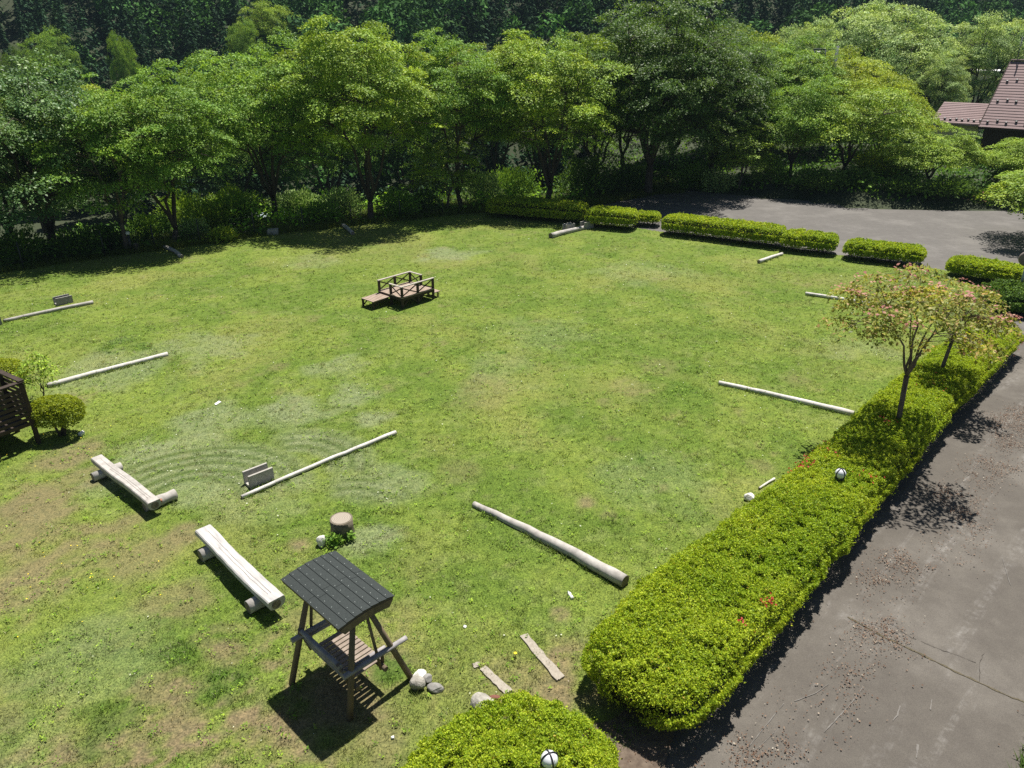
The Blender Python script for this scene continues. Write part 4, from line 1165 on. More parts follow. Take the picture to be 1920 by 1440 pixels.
for x in (xn, xf):
    MB().tube([(x, -.27, Zr - .22), (x, .27, Zr - .22)], .04, 8).build('collar_tie', M['swing_wood'], SW)
    # side rails through the A-frame
    z = .80
    tB = fB if x == xn else fA; tD = fD if x == xn else fC
    f = lambda q, w: Vector((q.x, q.y, 0)).lerp(Vector((x, w, Zr)), z / Zr)
    pB, pD = f(tB, .10), f(tD, -.10)
    dv = (pD - pB).normalized()
    MB().tube([pB - dv * .14 + Vector((0, 0, 0)), pD + dv * .26 + Vector((0, 0, .02))], [.046, .042], 10, wob=.03).build('side_rail', M['grey_wood'], SW)
# hanging bench
z0 = .46; sxh = hl * .66
yb_, yf = .30, -.36        # back (left, towards camera) and front edges
sl_ = MB(); ns = 11
for k in range(ns):
    x = -sxh + .05 + (2 * sxh - .10) * k / (ns - 1)
    sl_.box((x, (yb_ + yf) / 2, z0 + .018), (2 * sxh / ns * .80, yb_ - yf, .03), bev=.006)
sl_.build('seat', M['slat'], SW)
for y in (yb_ - .06, yf + .06):
    MB().tube([(-sxh - .16, y, z0 - .045), (sxh + .16, y, z0 - .045)], [.045, .045], 10, wob=.02).build('seat_beam', M['swing_wood'], SW)
bk = MB()
for k, (zz, yy) in enumerate(((z0 + .18, yb_ + .05), (z0 + .32, yb_ + .09), (z0 + .46, yb_ + .13))):
    bk.tube([(-sxh - .05, yy, zz), (0, yy + .01, zz + .01), (sxh + .05, yy, zz)], [.042, .044, .040], 10, wob=.03)
bk.build('backrest', M['grey_wood'], SW)
for sx in (-1, 1):
    MB().tube([(sx * (sxh + .02), yb_ + .10, z0 + .28), (sx * (sxh + .02), yf - .05, z0 + .25)], [.04, .036], 8).build('armrest', M['grey_wood'], SW)
    MB().tube([(sx * (sxh + .02), yf + .02, z0 - .02), (sx * (sxh + .02), yf + .02, z0 + .25)], .03, 8).build('arm_post', M['swing_wood'], SW)
    MB().tube([(sx * (sxh + .02), yb_, z0 - .02), (sx * (sxh + .02), yb_ + .15, z0 + .50)], .032, 8).build('back_post', M['swing_wood'], SW)
    for y in (yb_ - .02, yf + .10):
        MB().tube([(sx * (sxh + .07), y, z0 - .07), (sx * (sxh + .05), y * .35, Zr - .05)], .026, 8).build('hanger', M['swing_wood'], SW)

# ------------------------------------------------------------------ little wooden bridge
zd = .42
b1, b3, b5, b7 = G(705.3, 546.5, zd), G(766.6, 528.1, zd), G(818.2, 540.2, zd), G(756.9, 558.5, zd)
bo = (b1 + b3 + b5 + b7) / 4
bu = ((b3 - b1) + (b5 - b7)).normalized(); bang = math.atan2(bu.y, bu.x)
BL = ((b3 - b1).length + (b5 - b7).length) / 4
bn = Vector((-bu.y, bu.x, 0))
BW = abs((b1 - b7).dot(bn) + (b3 - b5).dot(bn)) / 4
BR = thing('wooden_bridge', 'small dark wooden play bridge with crossed railings and a plank ramp', 'bridge', (bo.x, bo.y, 0), bang)
pl = MB(); npl = 16
for k in range(npl):
    x = -BL + 2 * BL * (k + .5) / npl
    pl.box((x, 0, zd), (2 * BL / npl - .012, 2 * BW, .04), bev=.004)
pl.build('deck', M['deck_wood'], BR)
rampL = .85
rp = MB()
for k in range(7):
    x = -BL - rampL * (k + .5) / 7
    rp.box((x, BW * .5, zd - .09 - .02 * k / 7), (rampL / 7 - .012, BW * .98, .035), bev=.004)
rp.build('ramp', M['deck_wood'], BR)
stp = MB()
for k in range(2): stp.box((BL + .10 + .16 * k, -BW * .5, zd - .2), (.15, BW * .9, .035), bev=.004)
stp.build('step', M['deck_wood'], BR)
for y in (-BW + .05, BW - .05):
    MB().bar((-BL, y, zd - .08), (BL, y, zd - .08), .06, .10).build('side_beam', M['brown_wood'], BR)
for x in (-BL + .03, BL - .03):
    MB().bar((x, -BW + .085, zd - .08), (x, BW - .085, zd - .08), .06, .10).build('cross_beam', M['brown_wood'], BR)
for y in (.06, BW - .04):
    MB().bar((-BL - rampL, y, zd - .155), (-BL - .04, y, zd - .145), .05, .08).build('ramp_beam', M['brown_wood'], BR)
    MB().bar((-BL - rampL + .05, y, -.05), (-BL - rampL + .05, y, zd - .20), .07, .07).build('ramp_leg', M['brown_wood'], BR)
    MB().bar((-BL - rampL + .08, y, .05), (-BL - rampL + .30, y, zd - .20), .04, .04).build('brace', M['brown_wood'], BR)
for y in (-.08, -BW + .1): MB().bar((BL + .25, y, -.05), (BL + .25, y, zd - .22), .05, .05).build('step_leg', M['brown_wood'], BR)
hr = .42
P1, P3 = Vector((-BL + .05, BW - .05, 0)), Vector((BL - .05, BW - .05, 0))
P2 = (P1 + P3) / 2
P5, P7 = Vector((BL - .05, -BW + .05, 0)), Vector((-BL + .05, -BW + .05, 0))
P6 = (P5 + P7) / 2
P4, P8 = Vector((BL - .05, .02, 0)), Vector((-BL + .05, -.02, 0))
for p in (P1, P2, P3, P4, P5, P6, P7, P8):
    MB().box((p.x, p.y, (zd + hr) / 2 - .02), (.085, .085, zd + hr + .02), bev=.006).build('post', M['brown_wood'], BR)
up = lambda p, z: Vector((p.x, p.y, z))
for a_, b_ in ((P1, P2), (P2, P3), (P3, P4), (P7, P6), (P6, P5), (P7, P8)):
    d = (b_ - a_).normalized() * .05
    off = Vector((-d.y, d.x, 0)).normalized() * .014
    MB().bar(up(a_ + d + off, zd + .06), up(b_ - d + off, zd + hr - .05), .024, .045, .003).build('cross_brace', M['brown_wood'], BR)
    MB().bar(up(a_ + d - off, zd + hr - .05), up(b_ - d - off, zd + .06), .024, .045, .003).build('cross_brace', M['brown_wood'], BR)
for a_, b_ in ((P1, P3), (P7, P5)):
    d = (b_ - a_).normalized() * .06
    MB().bar(up(a_ - d, zd + hr + .018), up(b_ + d, zd + hr + .018), .10, .035, .004).build('handrail', M['rail_wood'], BR)
for a_, b_ in ((P3, P4), (P7, P8)):
    d = (b_ - a_).normalized() * .055
    MB().bar(up(a_ + d, zd + hr + .016), up(b_ + d, zd + hr + .016), .09, .032, .004).build('handrail', M['rail_wood'], BR)
for p, q in ((P7, P6), (P6, P7), (P6, P5), (P5, P6), (P1, P2), (P3, P2)):
    d = (q - p).normalized()
    MB().bar(up(p + d * .05, .08), up(p + d * .32, zd - .13), .04, .045, .003).build('brace', M['brown_wood'], BR)

# ------------------------------------------------------------------ slatted deck at the left edge
C0 = G(73, 830); azf, azs = R(33), R(-57)
df = -Vector((math.sin(azf), math.cos(azf), 0)); ds = Vector((math.sin(azs), math.cos(azs), 0))
DK = thing('slatted_deck', 'dark brown raised deck with horizontal slatted railing at the left edge', 'deck', C0)
zt, zb_ = 1.72, .52
LF, LS = 3.0, 2.2
for p in (Vector(), df * LF * .33, df * LF * .66, df * LF, ds * LS, ds * LS * .5, df * LF * .33 + ds * LS, df * LF + ds * LS):
    MB().box((p.x, p.y, zt / 2 - .05), (.10, .10, zt + .05), rz=-azf, bev=.006).build('post', M['brown_wood'], DK)
for dv, Ln, sgn in ((df, LF, 1), (ds, LS, 1)):
    nrm = Vector((-dv.y, dv.x, 0)) * (-.062 if dv is ds else .062)
    for k in range(8):
        z = zb_ + .10 + (zt - zb_ - .14) * k / 8
        MB().bar(dv * .06 + nrm + Vector((0, 0, z)), dv * Ln + nrm + Vector((0, 0, z)), .022, .088, .003).build('slat', M['brown_wood'], DK)
    MB().bar(-dv * .06 + Vector((0, 0, zt + .02 + (.0 if dv is df else .042))), dv * Ln + Vector((0, 0, zt + .02 + (.0 if dv is df else .042))), .14, .04, .004).build('handrail', M['brown_wood'], DK)
fb = MB()
for k in range(18):
    a_ = df * (LF * (k + .5) / 18)
    fb.bar(a_ + ds * .06 + Vector((0, 0, zb_)), a_ + ds * (LS - .06) + Vector((0, 0, zb_)), LF / 18 - .012, .035, .003)
fb.build('floor', M['brown_wood'], DK)

# ------------------------------------------------------------------ lamps, mirror, fence
def globe_lamp(p, h, label, r_=.115):
    t_ = thing('globe_lamp', label, 'lamp', (p.x, p.y, 0), .4, 'globe garden lamps')
    MB().tube([(0, 0, -.1), (0, 0, h - r_ * 1.1)], .04, 10).build('post', M['dark_metal'], t_)
    MB().tube([(0, 0, h - r_ * 1.25), (0, 0, h - r_ * 1.0), (0, 0, h - r_ * .8)], [.06, r_ * .85, r_ * .8], 16).build('collar', M['dark_metal'], t_)
    mb = MB(); rings = []
    for k in range(1, 12):
        a_ = math.pi * k / 12
        rings.append([(math.sin(a_) * r_ * math.cos(q * .3927), math.sin(a_) * r_ * math.sin(q * .3927), h - math.cos(a_) * r_) for q in range(16)])
    mb.quadstrip(rings); mb.build('globe', M['globe'], t_)
    for q in range(2):
        P = [(math.cos(a_) * (r_ + .006) * math.cos(q * 1.571), math.cos(a_) * (r_ + .006) * math.sin(q * 1.571), h + math.sin(a_) * (r_ + .006)) for a_ in np.linspace(-.6, math.pi + .6, 22)]
        MB().tube(P, .011, 6).build('guard_hoop', M['dark_metal'], t_)
    return t_
globe_lamp(G(1030, 1424, 1.06), 1.06, 'white caged globe lamp poking out of the near azalea bush')
globe_lamp(G(1576, 888, 1.10), 1.10, 'white caged globe lamp poking out of the long roadside hedge')
p = G(247, 472)
t_ = thing('lamp_post', 'dark bollard lamp with pale round head in the tree shade', 'lamp', p)
MB().tube([(0, 0, -.1), (0, 0, .85)], .07, 10).build('post', M['dark_metal'], t_)
MB().tube([(0, 0, .86), (0, 0, .9), (0, 0, .98), (0, 0, 1.02)], [.07, .10, .10, .05], 12).build('lamp_head', M['globe'], t_)
p = G(257, 470)
t_ = thing('cut_stump', 'short dark stump beside the bollard lamp', 'stump', p)
MB().tube([(0, 0, -.1), (0, 0, .35)], [.15, .14], 12, wob=.04).build('bark_body', M['bark'], t_)
MB().tube([(0, 0, .351), (0, 0, .355)], [.12, .12], 12).build('sawn_top', M['end_grain'], t_)
p = G(1904, 566)
t_ = thing('traffic_mirror', 'round traffic mirror seen from behind on a pale pole at the right edge', 'mirror', p)
MB().tube([(0, 0, -.1), (.0, 0, 2.1)], .045, 12).build('pole', M['grey_metal'], t_)
d_ = Vector((.25, .97, 0))
MB().tube([Vector((.02, .05, 1.75)), Vector((.02, .05, 1.75)) + d_ * .03, Vector((.02, .05, 1.75)) + d_ * .10], [.24, .30, .30], 24).build('mirror_back', plainmat('mirror_back', (.16, .13, .12), (.24, .2, .18), 6, .7, .1, .003), t_)
MB().tube([(0, 0, 1.75), (.02, .06, 1.75)], .03, 8).build('bracket', M['dark_metal'], t_)

# ------------------------------------------------------------------ wire fence along the far edge
WF = thing('wire_fence', 'low wire fence on thin dark posts along the far tree line', 'fence', (0, 0, 0))
fx = [-26, -22.6, -19.9, -18.0, -16.2, -13.9, -11.6, -9.2, -6.6, -4.2]
FPT = [Vector((x, float(np.interp(x, BX, BY)) + .15, 0)) for x in fx]
for p in FPT: MB().tube([p + Vector((0, 0, -.2)), p + Vector((0, 0, 1.25))], .028, 6).build('post', M['dark_metal'], WF)
wr = MB()
for a_, b_ in zip(FPT[:-1], FPT[1:]):
    for z in (.3, .55, .8, 1.05): wr.tube([a_ + Vector((0, 0, z)), (a_ + b_) / 2 + Vector((0, 0, z - .03)), b_ + Vector((0, 0, z))], .005, 4, cap=False)
wr.build('wire', M['dark_metal'], WF)
# low retaining wall behind the parking lot
wa, wb = G(1640, 347, 0.75), G(1800, 341, 0.75)
mb = MB().bar((wa.x, wa.y, .35), (wb.x, wb.y, .35), .3, .75, .02)
tag(mb.build('retaining_wall', M['old_concrete']), 'low grey concrete retaining wall behind the parking lot under the trees', 'wall')

# ------------------------------------------------------------------ trees
LF_ = {}
rowA = make_tree_meshes(101, 9.6, 4.3, 2.7, LEAF['green'], M['bark'], n_spray=265, per=290, lsize=.125, spray_r=.72, fork=1.2, limbs=6, trunk_r=.15, thick=.10, lobes=.42, shell=.36, wild=.22)
rowB = make_tree_meshes(102, 10.0, 4.0, 3.0, LEAF['fresh'], M['bark'], n_spray=255, per=290, lsize=.125, spray_r=.70, fork=1.0, limbs=6, trunk_r=.16, lobes=.45, thick=.10, shell=.36, wild=.22)
rowC = make_tree_meshes(103, 8.8, 4.3, .9, LEAF['glossy'], M['bark'], n_spray=280, per=310, lsize=.125, spray_r=.75, fork=1.0, limbs=6, trunk_r=.16, lobes=.38, thick=.10, shell=.40, wild=.20)
rowD = make_tree_meshes(104, 13.0, 5.6, 1.2, LEAF['deep'], M['bark'], n_spray=500, per=280, lsize=.14, spray_r=.85, fork=2.0, limbs=7, trunk_r=.24, lobes=.42, thick=.10, shell=.40, wild=.22)
rowF = make_tree_meshes(108, 9.2, 3.9, 2.9, LEAF['green'], M['bark'], n_spray=240, per=280, lsize=.12, spray_r=.68, fork=.8, limbs=4, trunk_r=.15, thick=.10, lobes=.50, shell=.34, wild=.25, lean=(.5, 0))
lowE = make_tree_meshes(105, 6.0, 4.3, 1.2, LEAF['maple'], M['bark'], n_spray=170, per=290, lsize=.13, spray_r=.88, fork=.9, limbs=6, trunk_r=.13, thick=.07, wild=.14, lobes=.40, low=-.4, shell=.38)
bigF = make_tree_meshes(106, 13.5, 7.2, 2.6, LEAF['pale'], M['bark'], n_spray=340, per=260, lsize=.20, spray_r=1.15, fork=2.4, limbs=7, trunk_r=.3, lobes=.34, thick=.10)
slim = make_tree_meshes(107, 7.2, 2.5, 1.3, LEAF['green'], M['pale_bark'], n_spray=95, per=210, lsize=.12, spray_r=.62, fork=1.4, limbs=3, trunk_r=.085, thick=.11, lobes=.42)
TG = 'broadleaf trees in a row along the far edge of the lawn'
def T(meshes, px, py, rz, s, label, group=TG, cat='tree', name='broadleaf_tree', leaf=None, dz=0.0, depth=None):
    g = G(px, py, .7 if px > 1450 and py < 362 else 0) if depth is None else Vector((AT(px, 300, depth).x, depth, 0))
    z = float(terrain(np.array([g.x]), np.array([g.y]))[0]) - .05
    return plant_tree(name, meshes, (g.x, g.y, z + dz), rz, s, label, cat, group, leaf)
T(rowC, 100, 462, .3, (1.12, 1.12, 1.10), 'dense dark glossy-leaved tree, leftmost in the row by the shaded lawn corner')
T(rowC, -60, 455, 2.2, (1.15, 1.15, 1.15), 'glossy tree half cut off at the left edge, paler crown', leaf=LEAF['pale'])
T(rowC, 20, 425, 4.0, (1.1, 1.1, 1.22), 'pale-topped glossy tree behind the leftmost dark tree')
T(slim, 238, 468, .5, (1.15, 1.15, 1.05), 'slim leaning tree just behind the bollard lamp')
T(rowF, 325, 455, 1.0, (.92, .92, .92), 'forked tree with a curved trunk right of the bollard lamp')
T(rowA, 515, 405, 3.4, (1.08, 1.08, 1.04), 'tree with two dark diverging stems above the pale concrete block')
T(rowB, 695, 411, .2, (1.08, 1.08, 1.07), 'tall yellow-topped tree standing straight behind the wooden bridge')
T(rowF, 866, 389, 2.4, (1.0, 1.0, 1.08), 'rounded tree at the left end of the shaded hedge', leaf=LEAF['green'])
T(slim, 838, 392, 2.0, (.95, 1.0, .62), 'small low bright tree standing in front of the row, left of the shaded hedge', leaf=LEAF['fresh'])
T(rowB, 1025, 382, 5.1, (1.15, 1.15, 1.02), 'many-stemmed tree behind the shaded hedge', leaf=LEAF['fresh'])
T(rowD, 1215, 364, .8, (1.0, 1.0, .98), 'largest tree, its dense crown rising past the top of the photo')
T(rowD, 1330, 345, 3.2, (.8, .8, .82), 'tall tree on the right shoulder of the largest tree')
T(slim, 1384, 356, .7, (1.0, 1.0, .66), 'small bright sapling tree at the back corner of the parking lot', leaf=LEAF['maple'])
MG = 'low spreading maples behind the parking lot'
T(lowE, 1582, 338, .6, (1.15, 1.15, 1.04), 'wide low maple in the middle of the parking lot back edge', MG, name='maple_tree')
T(lowE, 1480, 335, 2.6, (.85, .85, 1.08), 'darker maple beside the tall trees at the left of the lot', MG, name='maple_tree', leaf=LEAF['green'])
T(lowE, 1735, 350, 3.9, (.78, .78, .60), 'maple with several slender stems above the retaining wall', MG, name='maple_tree')
T(lowE, 1915, 356, 1.9, (.72, .72, .56), 'bright low maple in front of the brown house wall', MG, name='maple_tree')
T(lowE, 1640, 318, 5.0, (.80, .80, 1.10), 'second-rank maple between the lot and the red roof', MG, name='maple_tree', leaf=LEAF['yellow'])
BGp = 'tall pale trees beyond the parking lot'
T(bigF, 1630, 200, .4, (1.0, 1.0, .95), 'huge pale green spreading tree, broadest crown above the parking lot', BGp, depth=84)
T(bigF, 1800, 200, 2.5, (.72, .72, .85), 'pale green tree left of the red roof ridge', BGp, depth=82)
T(bigF, 1470, 200, 4.4, (.62, .62, .82), 'pale green tree between the tallest crown and the steel pole frame', BGp, depth=82)
T(bigF, 1390, 220, 1.4, (.55, .55, .72), 'yellowish tree low behind the right shoulder of the largest tree', BGp, depth=72, leaf=LEAF['yellow'])
T(bigF, 1725, 220, 5.4, (.42, .42, .60), 'smaller pale tree in front of the cream building', BGp, depth=76)
# second rank behind the row, on the falling slope
SG = 'trees on the slope behind the row'
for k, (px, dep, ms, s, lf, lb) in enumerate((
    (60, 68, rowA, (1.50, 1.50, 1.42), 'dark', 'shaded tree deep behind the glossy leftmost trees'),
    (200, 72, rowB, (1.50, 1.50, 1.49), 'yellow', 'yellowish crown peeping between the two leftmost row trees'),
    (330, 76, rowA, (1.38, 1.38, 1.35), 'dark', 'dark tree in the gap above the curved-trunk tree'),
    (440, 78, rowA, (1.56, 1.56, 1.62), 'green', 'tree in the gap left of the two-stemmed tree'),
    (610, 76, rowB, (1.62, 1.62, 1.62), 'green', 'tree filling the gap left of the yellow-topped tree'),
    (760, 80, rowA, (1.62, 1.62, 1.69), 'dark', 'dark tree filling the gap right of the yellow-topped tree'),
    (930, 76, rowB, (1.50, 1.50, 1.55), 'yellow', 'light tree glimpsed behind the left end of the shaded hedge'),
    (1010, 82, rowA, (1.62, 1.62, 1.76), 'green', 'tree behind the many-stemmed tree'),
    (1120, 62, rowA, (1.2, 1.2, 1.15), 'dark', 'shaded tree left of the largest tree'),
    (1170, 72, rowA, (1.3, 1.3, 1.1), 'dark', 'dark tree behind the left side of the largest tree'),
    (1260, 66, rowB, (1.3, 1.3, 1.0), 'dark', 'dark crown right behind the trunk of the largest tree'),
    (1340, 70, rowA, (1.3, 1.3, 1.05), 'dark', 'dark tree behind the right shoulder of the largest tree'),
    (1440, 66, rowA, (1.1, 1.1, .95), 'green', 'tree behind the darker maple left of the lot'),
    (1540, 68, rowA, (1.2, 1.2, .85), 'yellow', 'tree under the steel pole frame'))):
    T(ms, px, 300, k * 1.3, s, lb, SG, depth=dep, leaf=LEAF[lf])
# dark conifer beside the red roof
def conifer_arrays(h, r_, n, rg, L):
    z = h * (0.06 + 0.94 * rg.random(n) ** 1.25)
    tier = 0.80 + 0.28 * np.sin(z * 5.2 + rg.random() * 6)
    rr = r_ * (1 - z / h) ** 0.85 * np.sqrt(rg.uniform(0.25, 1, n)) * tier + .05
    th = rg.random(n) * 6.283
    P = np.stack([np.cos(th) * rr, np.sin(th) * rr, z - rr * .25], 1)
    D = np.stack([np.cos(th), np.sin(th), -.55 + rg.normal(size=n) * .25], 1)
    N = np.stack([np.cos(th), np.sin(th), .75 * np.ones(n)], 1) + rnd_unit(n, rg) * .3
    Ls = L * rg.uniform(.6, 1.3, n) * (0.55 + 0.5 * (1 - z / h))
    return P, D, N, Ls
rg = np.random.default_rng(77)
P, D, N, Ls = conifer_arrays(12.5, 3.4, 9000, rg, .55)
ctk = MB().tube([(0, 0, -.3), (0, 0, 5), (0, 0, 12)], [.22, .15, .03], 8).mesh('trunk'); ctk.materials.append(M['bark'])
g = AT(1925, 200, 70)
plant_tree('conifer_tree', (ctk, leaf_mesh('crown', P, D, N, Ls, Ls * .35, LEAF['conifer']), None), (g.x, g.y, -.05), 0, 1.0, 'dark conifer at the right edge behind the red roof', 'tree')
# pink dogwoods in the roadside hedge
dgA = make_tree_meshes(201, 4.8, 1.80, 2.5, LEAF['dogwood'], M['pale_bark'], n_spray=80, per=92, lsize=.10, spray_r=.40, lean=(-.40, 0), fk_x=-.13, fork=2.1, limbs=6, trunk_r=.062, droop=.30, thick=.09, wild=.06, lobes=.30, low=-.45, shell=.35, flower=(.30, 22, M['pink']))
dgB = make_tree_meshes(202, 3.75, 1.25, 1.75, LEAF['dogwood'], M['pale_bark'], n_spray=48, per=85, lsize=.10, spray_r=.36, lean=(-.45, 0), fk_x=-.16, fork=1.8, limbs=5, trunk_r=.055, droop=.30, thick=.09, wild=.06, lobes=.34, low=-.4, shell=.35, flower=(.30, 18, M['pink']))
DG = 'pink-flowering dogwoods standing in the roadside hedge'
g = G(1688, 785, .9)
plant_tree('dogwood_tree', dgA, (g.x, g.y, 0), .3, 1.0, 'nearer pink dogwood with a slender straight trunk rising from the hedge', 'tree', DG)
g = G(1762, 690, .9)
plant_tree('dogwood_tree', dgB, (g.x, g.y, 0), 1.9, (.95, .95, .95), 'farther pink dogwood, half hidden behind the nearer one', 'tree', DG)
# maple branches reaching in from the right edge
mpR = make_tree_meshes(203, 4.6, 3.1, 1.6, LEAF['maple'], M['pale_bark'], n_spray=70, per=300, lsize=.13, spray_r=.85, fork=1.2, limbs=6, trunk_r=.12, thick=.06, droop=.2, low=-.3)
g = G(1958, 458)
plant_tree('maple_tree', mpR, (g.x, g.y, 0), .9, (1.05, 1.05, .80), 'bright yellow-green maple reaching in over the lot from the right edge', 'tree', MG)
# sapling, round topiaries near the deck
sp = make_tree_meshes(204, 1.7, .62, .5, LEAF['fresh'], M['pale_bark'], n_spray=34, per=42, lsize=.095, spray_r=.26, fork=.3, limbs=4, trunk_r=.025, thick=.25)
g = G(82, 752); plant_tree('sapling', sp, (g.x, g.y, 0), 0, .85, 'thin pale-leaved sapling between the deck and the log', 'sapling')
def topiary(px, py, rad, zc, n, seed, label, L=.055):
    g = G(px, py); rg = np.random.default_rng(seed)
    root = thing('topiary_bush', label, 'bush', (g.x, g.y, 0), 0, 'round yellow-green topiary bushes by the deck')
    v = rnd_unit(n, rg); v[:, 2] = np.where(v[:, 2] < -.6, -v[:, 2], v[:, 2])
    sh_ = np.abs(v) ** 2.6; nrm = v / (sh_.sum(1, keepdims=True) ** (1 / 2.6))
    lump = 1 + (fbm(v * 3.5 + seed, 3, seed) - .5) * .34
    P = nrm * np.array(rad) * (lump * (1 - .22 * rg.random(n) ** 2))[:, None] + np.array([0, 0, zc])
    Ls = L * rg.uniform(.6, 1.3, n)
    obj('foliage', leaf_mesh('foliage', P, rnd_unit(n, rg) + v * .4, v + rnd_unit(n, rg) * .7 + np.array([0, 0, .3]), Ls, Ls * .55, LEAF['topiary']), None, root)
    core = rock_mesh('twigs', (rad[0] * .74, rad[1] * .74, rad[2] * .74), seed)
    o = obj('twigs', core, M['twig'], root); o.location = (0, 0, zc)
    random.seed(seed)
    for q in range(4):
        mb = MB()
        mb.tube([(random.uniform(-.07, .07), random.uniform(-.07, .07), -.08), (random.uniform(-.15, .15), random.uniform(-.1, .1), zc * .5), (random.uniform(-.5, .5) * rad[0], random.uniform(-.4, .4) * rad[1], zc)], [.035, .028, .018], 6)
        mb.build('stem', M['bark'], root)
topiary(118, 815, (.66, .52, .40), .68, 9500, 5, 'round-topped yellow topiary bush on a short stem right of the deck')
topiary(10, 748, (.75, .6, .42), .78, 7000, 6, 'yellow topiary bush half hidden behind the deck railing')
# shrubs and undergrowth behind the far edge
SHG = 'shrubs under the trees'
rg = np.random.default_rng(9)
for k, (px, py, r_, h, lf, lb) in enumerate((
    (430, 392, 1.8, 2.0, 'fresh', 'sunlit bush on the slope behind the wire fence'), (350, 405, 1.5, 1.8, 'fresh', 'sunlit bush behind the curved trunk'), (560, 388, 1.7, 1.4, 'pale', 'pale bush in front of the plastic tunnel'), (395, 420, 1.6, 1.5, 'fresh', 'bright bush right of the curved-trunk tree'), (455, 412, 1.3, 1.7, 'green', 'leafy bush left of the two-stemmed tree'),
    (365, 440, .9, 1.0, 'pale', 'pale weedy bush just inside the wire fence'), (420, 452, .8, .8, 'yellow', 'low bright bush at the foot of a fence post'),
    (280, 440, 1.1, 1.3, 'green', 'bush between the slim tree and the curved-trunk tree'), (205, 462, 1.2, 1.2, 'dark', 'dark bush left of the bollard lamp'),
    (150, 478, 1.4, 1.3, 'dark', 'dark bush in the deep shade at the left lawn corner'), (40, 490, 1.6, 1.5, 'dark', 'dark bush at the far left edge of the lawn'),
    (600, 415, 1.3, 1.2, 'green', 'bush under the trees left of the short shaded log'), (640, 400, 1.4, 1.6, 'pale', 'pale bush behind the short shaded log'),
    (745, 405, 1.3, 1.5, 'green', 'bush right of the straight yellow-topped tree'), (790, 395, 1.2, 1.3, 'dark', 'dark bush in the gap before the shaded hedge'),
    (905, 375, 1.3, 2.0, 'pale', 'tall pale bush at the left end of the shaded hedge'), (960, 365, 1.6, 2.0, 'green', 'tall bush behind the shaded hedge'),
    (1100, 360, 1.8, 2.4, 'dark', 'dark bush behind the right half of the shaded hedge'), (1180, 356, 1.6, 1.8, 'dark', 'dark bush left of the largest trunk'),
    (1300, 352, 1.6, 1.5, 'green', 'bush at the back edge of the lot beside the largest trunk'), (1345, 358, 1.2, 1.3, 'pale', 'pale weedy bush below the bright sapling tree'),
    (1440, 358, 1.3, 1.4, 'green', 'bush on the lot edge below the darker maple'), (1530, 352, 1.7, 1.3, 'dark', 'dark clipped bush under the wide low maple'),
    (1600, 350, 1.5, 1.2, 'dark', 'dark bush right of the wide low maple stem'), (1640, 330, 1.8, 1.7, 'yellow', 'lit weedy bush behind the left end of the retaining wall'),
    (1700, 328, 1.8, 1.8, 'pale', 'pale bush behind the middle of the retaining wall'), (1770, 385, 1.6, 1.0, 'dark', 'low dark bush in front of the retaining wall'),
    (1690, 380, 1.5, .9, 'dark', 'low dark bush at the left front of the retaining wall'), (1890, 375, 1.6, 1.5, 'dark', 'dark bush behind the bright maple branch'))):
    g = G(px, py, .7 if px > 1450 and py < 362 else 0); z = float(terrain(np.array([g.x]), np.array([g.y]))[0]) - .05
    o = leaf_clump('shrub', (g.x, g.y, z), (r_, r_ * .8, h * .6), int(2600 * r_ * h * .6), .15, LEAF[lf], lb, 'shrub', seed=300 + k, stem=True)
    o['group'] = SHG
g = G(1838, 384)
o = leaf_clump('azalea_shrub', (g.x, g.y, -.03), (1.3, .9, .6), 2300, .12, LEAF['green'], 'azalea shrub with pink flowers at the back right of the parking lot', 'shrub', seed=400, stem=True)
leaf_clump('flowers', None, (1.25, .9, .62), 160, .13, M['pink'], parent=o, seed=401)['kind'] = 'stuff'

# low undergrowth under and behind the trees (nobody could count it)
rg = np.random.default_rng(66)
n = 170000
ux = rg.uniform(-48, 52, n); uy = rg.uniform(34, 98, n)
bd_ = np.interp(ux, BX, BY)
bd_ = np.where(ux > 6, np.interp(ux, [6, 12.4, 19.1, 22.7, 27.8, 60], [52, 54.0, 50.6, 47.6, 47.1, 46.8]), bd_)
k = (uy > bd_ + .3) & (np.abs(ux) < uy * .75 + 3) & (rg.random(n) < (.30 + .7 * smooth(.35, .6, n2(ux, uy, .3, 3, 67))) * np.where(uy < 68, 1, .45))
ux, uy = ux[k], uy[k]; n = len(ux)
hh = n2(ux, uy, .35, 3, 68)
uz = terrain(ux, uy) - .05 + rg.random(n) ** 1.5 * (.25 + 1.5 * smooth(.4, .75, hh))
Ls = rg.uniform(.14, .34, n)
tn = np.array([.9, 1.1, .9]) * rg.uniform(.5, 1.1, (n, 1)) + np.array([1.2, 1.1, .2]) * (smooth(.42, .62, n2(ux, uy, .15, 2, 69)) * np.where(ux < 2, 1.6, .6))[:, None]
tag(obj('undergrowth', leaf_mesh('undergrowth', np.stack([ux, uy, uz], 1), rg.normal(size=(n, 3)), np.array([0, 0, 1.0]) + rnd_unit(n, rg) * .8, Ls, Ls * .6, LEAF['dark'], tn)), kind='stuff')

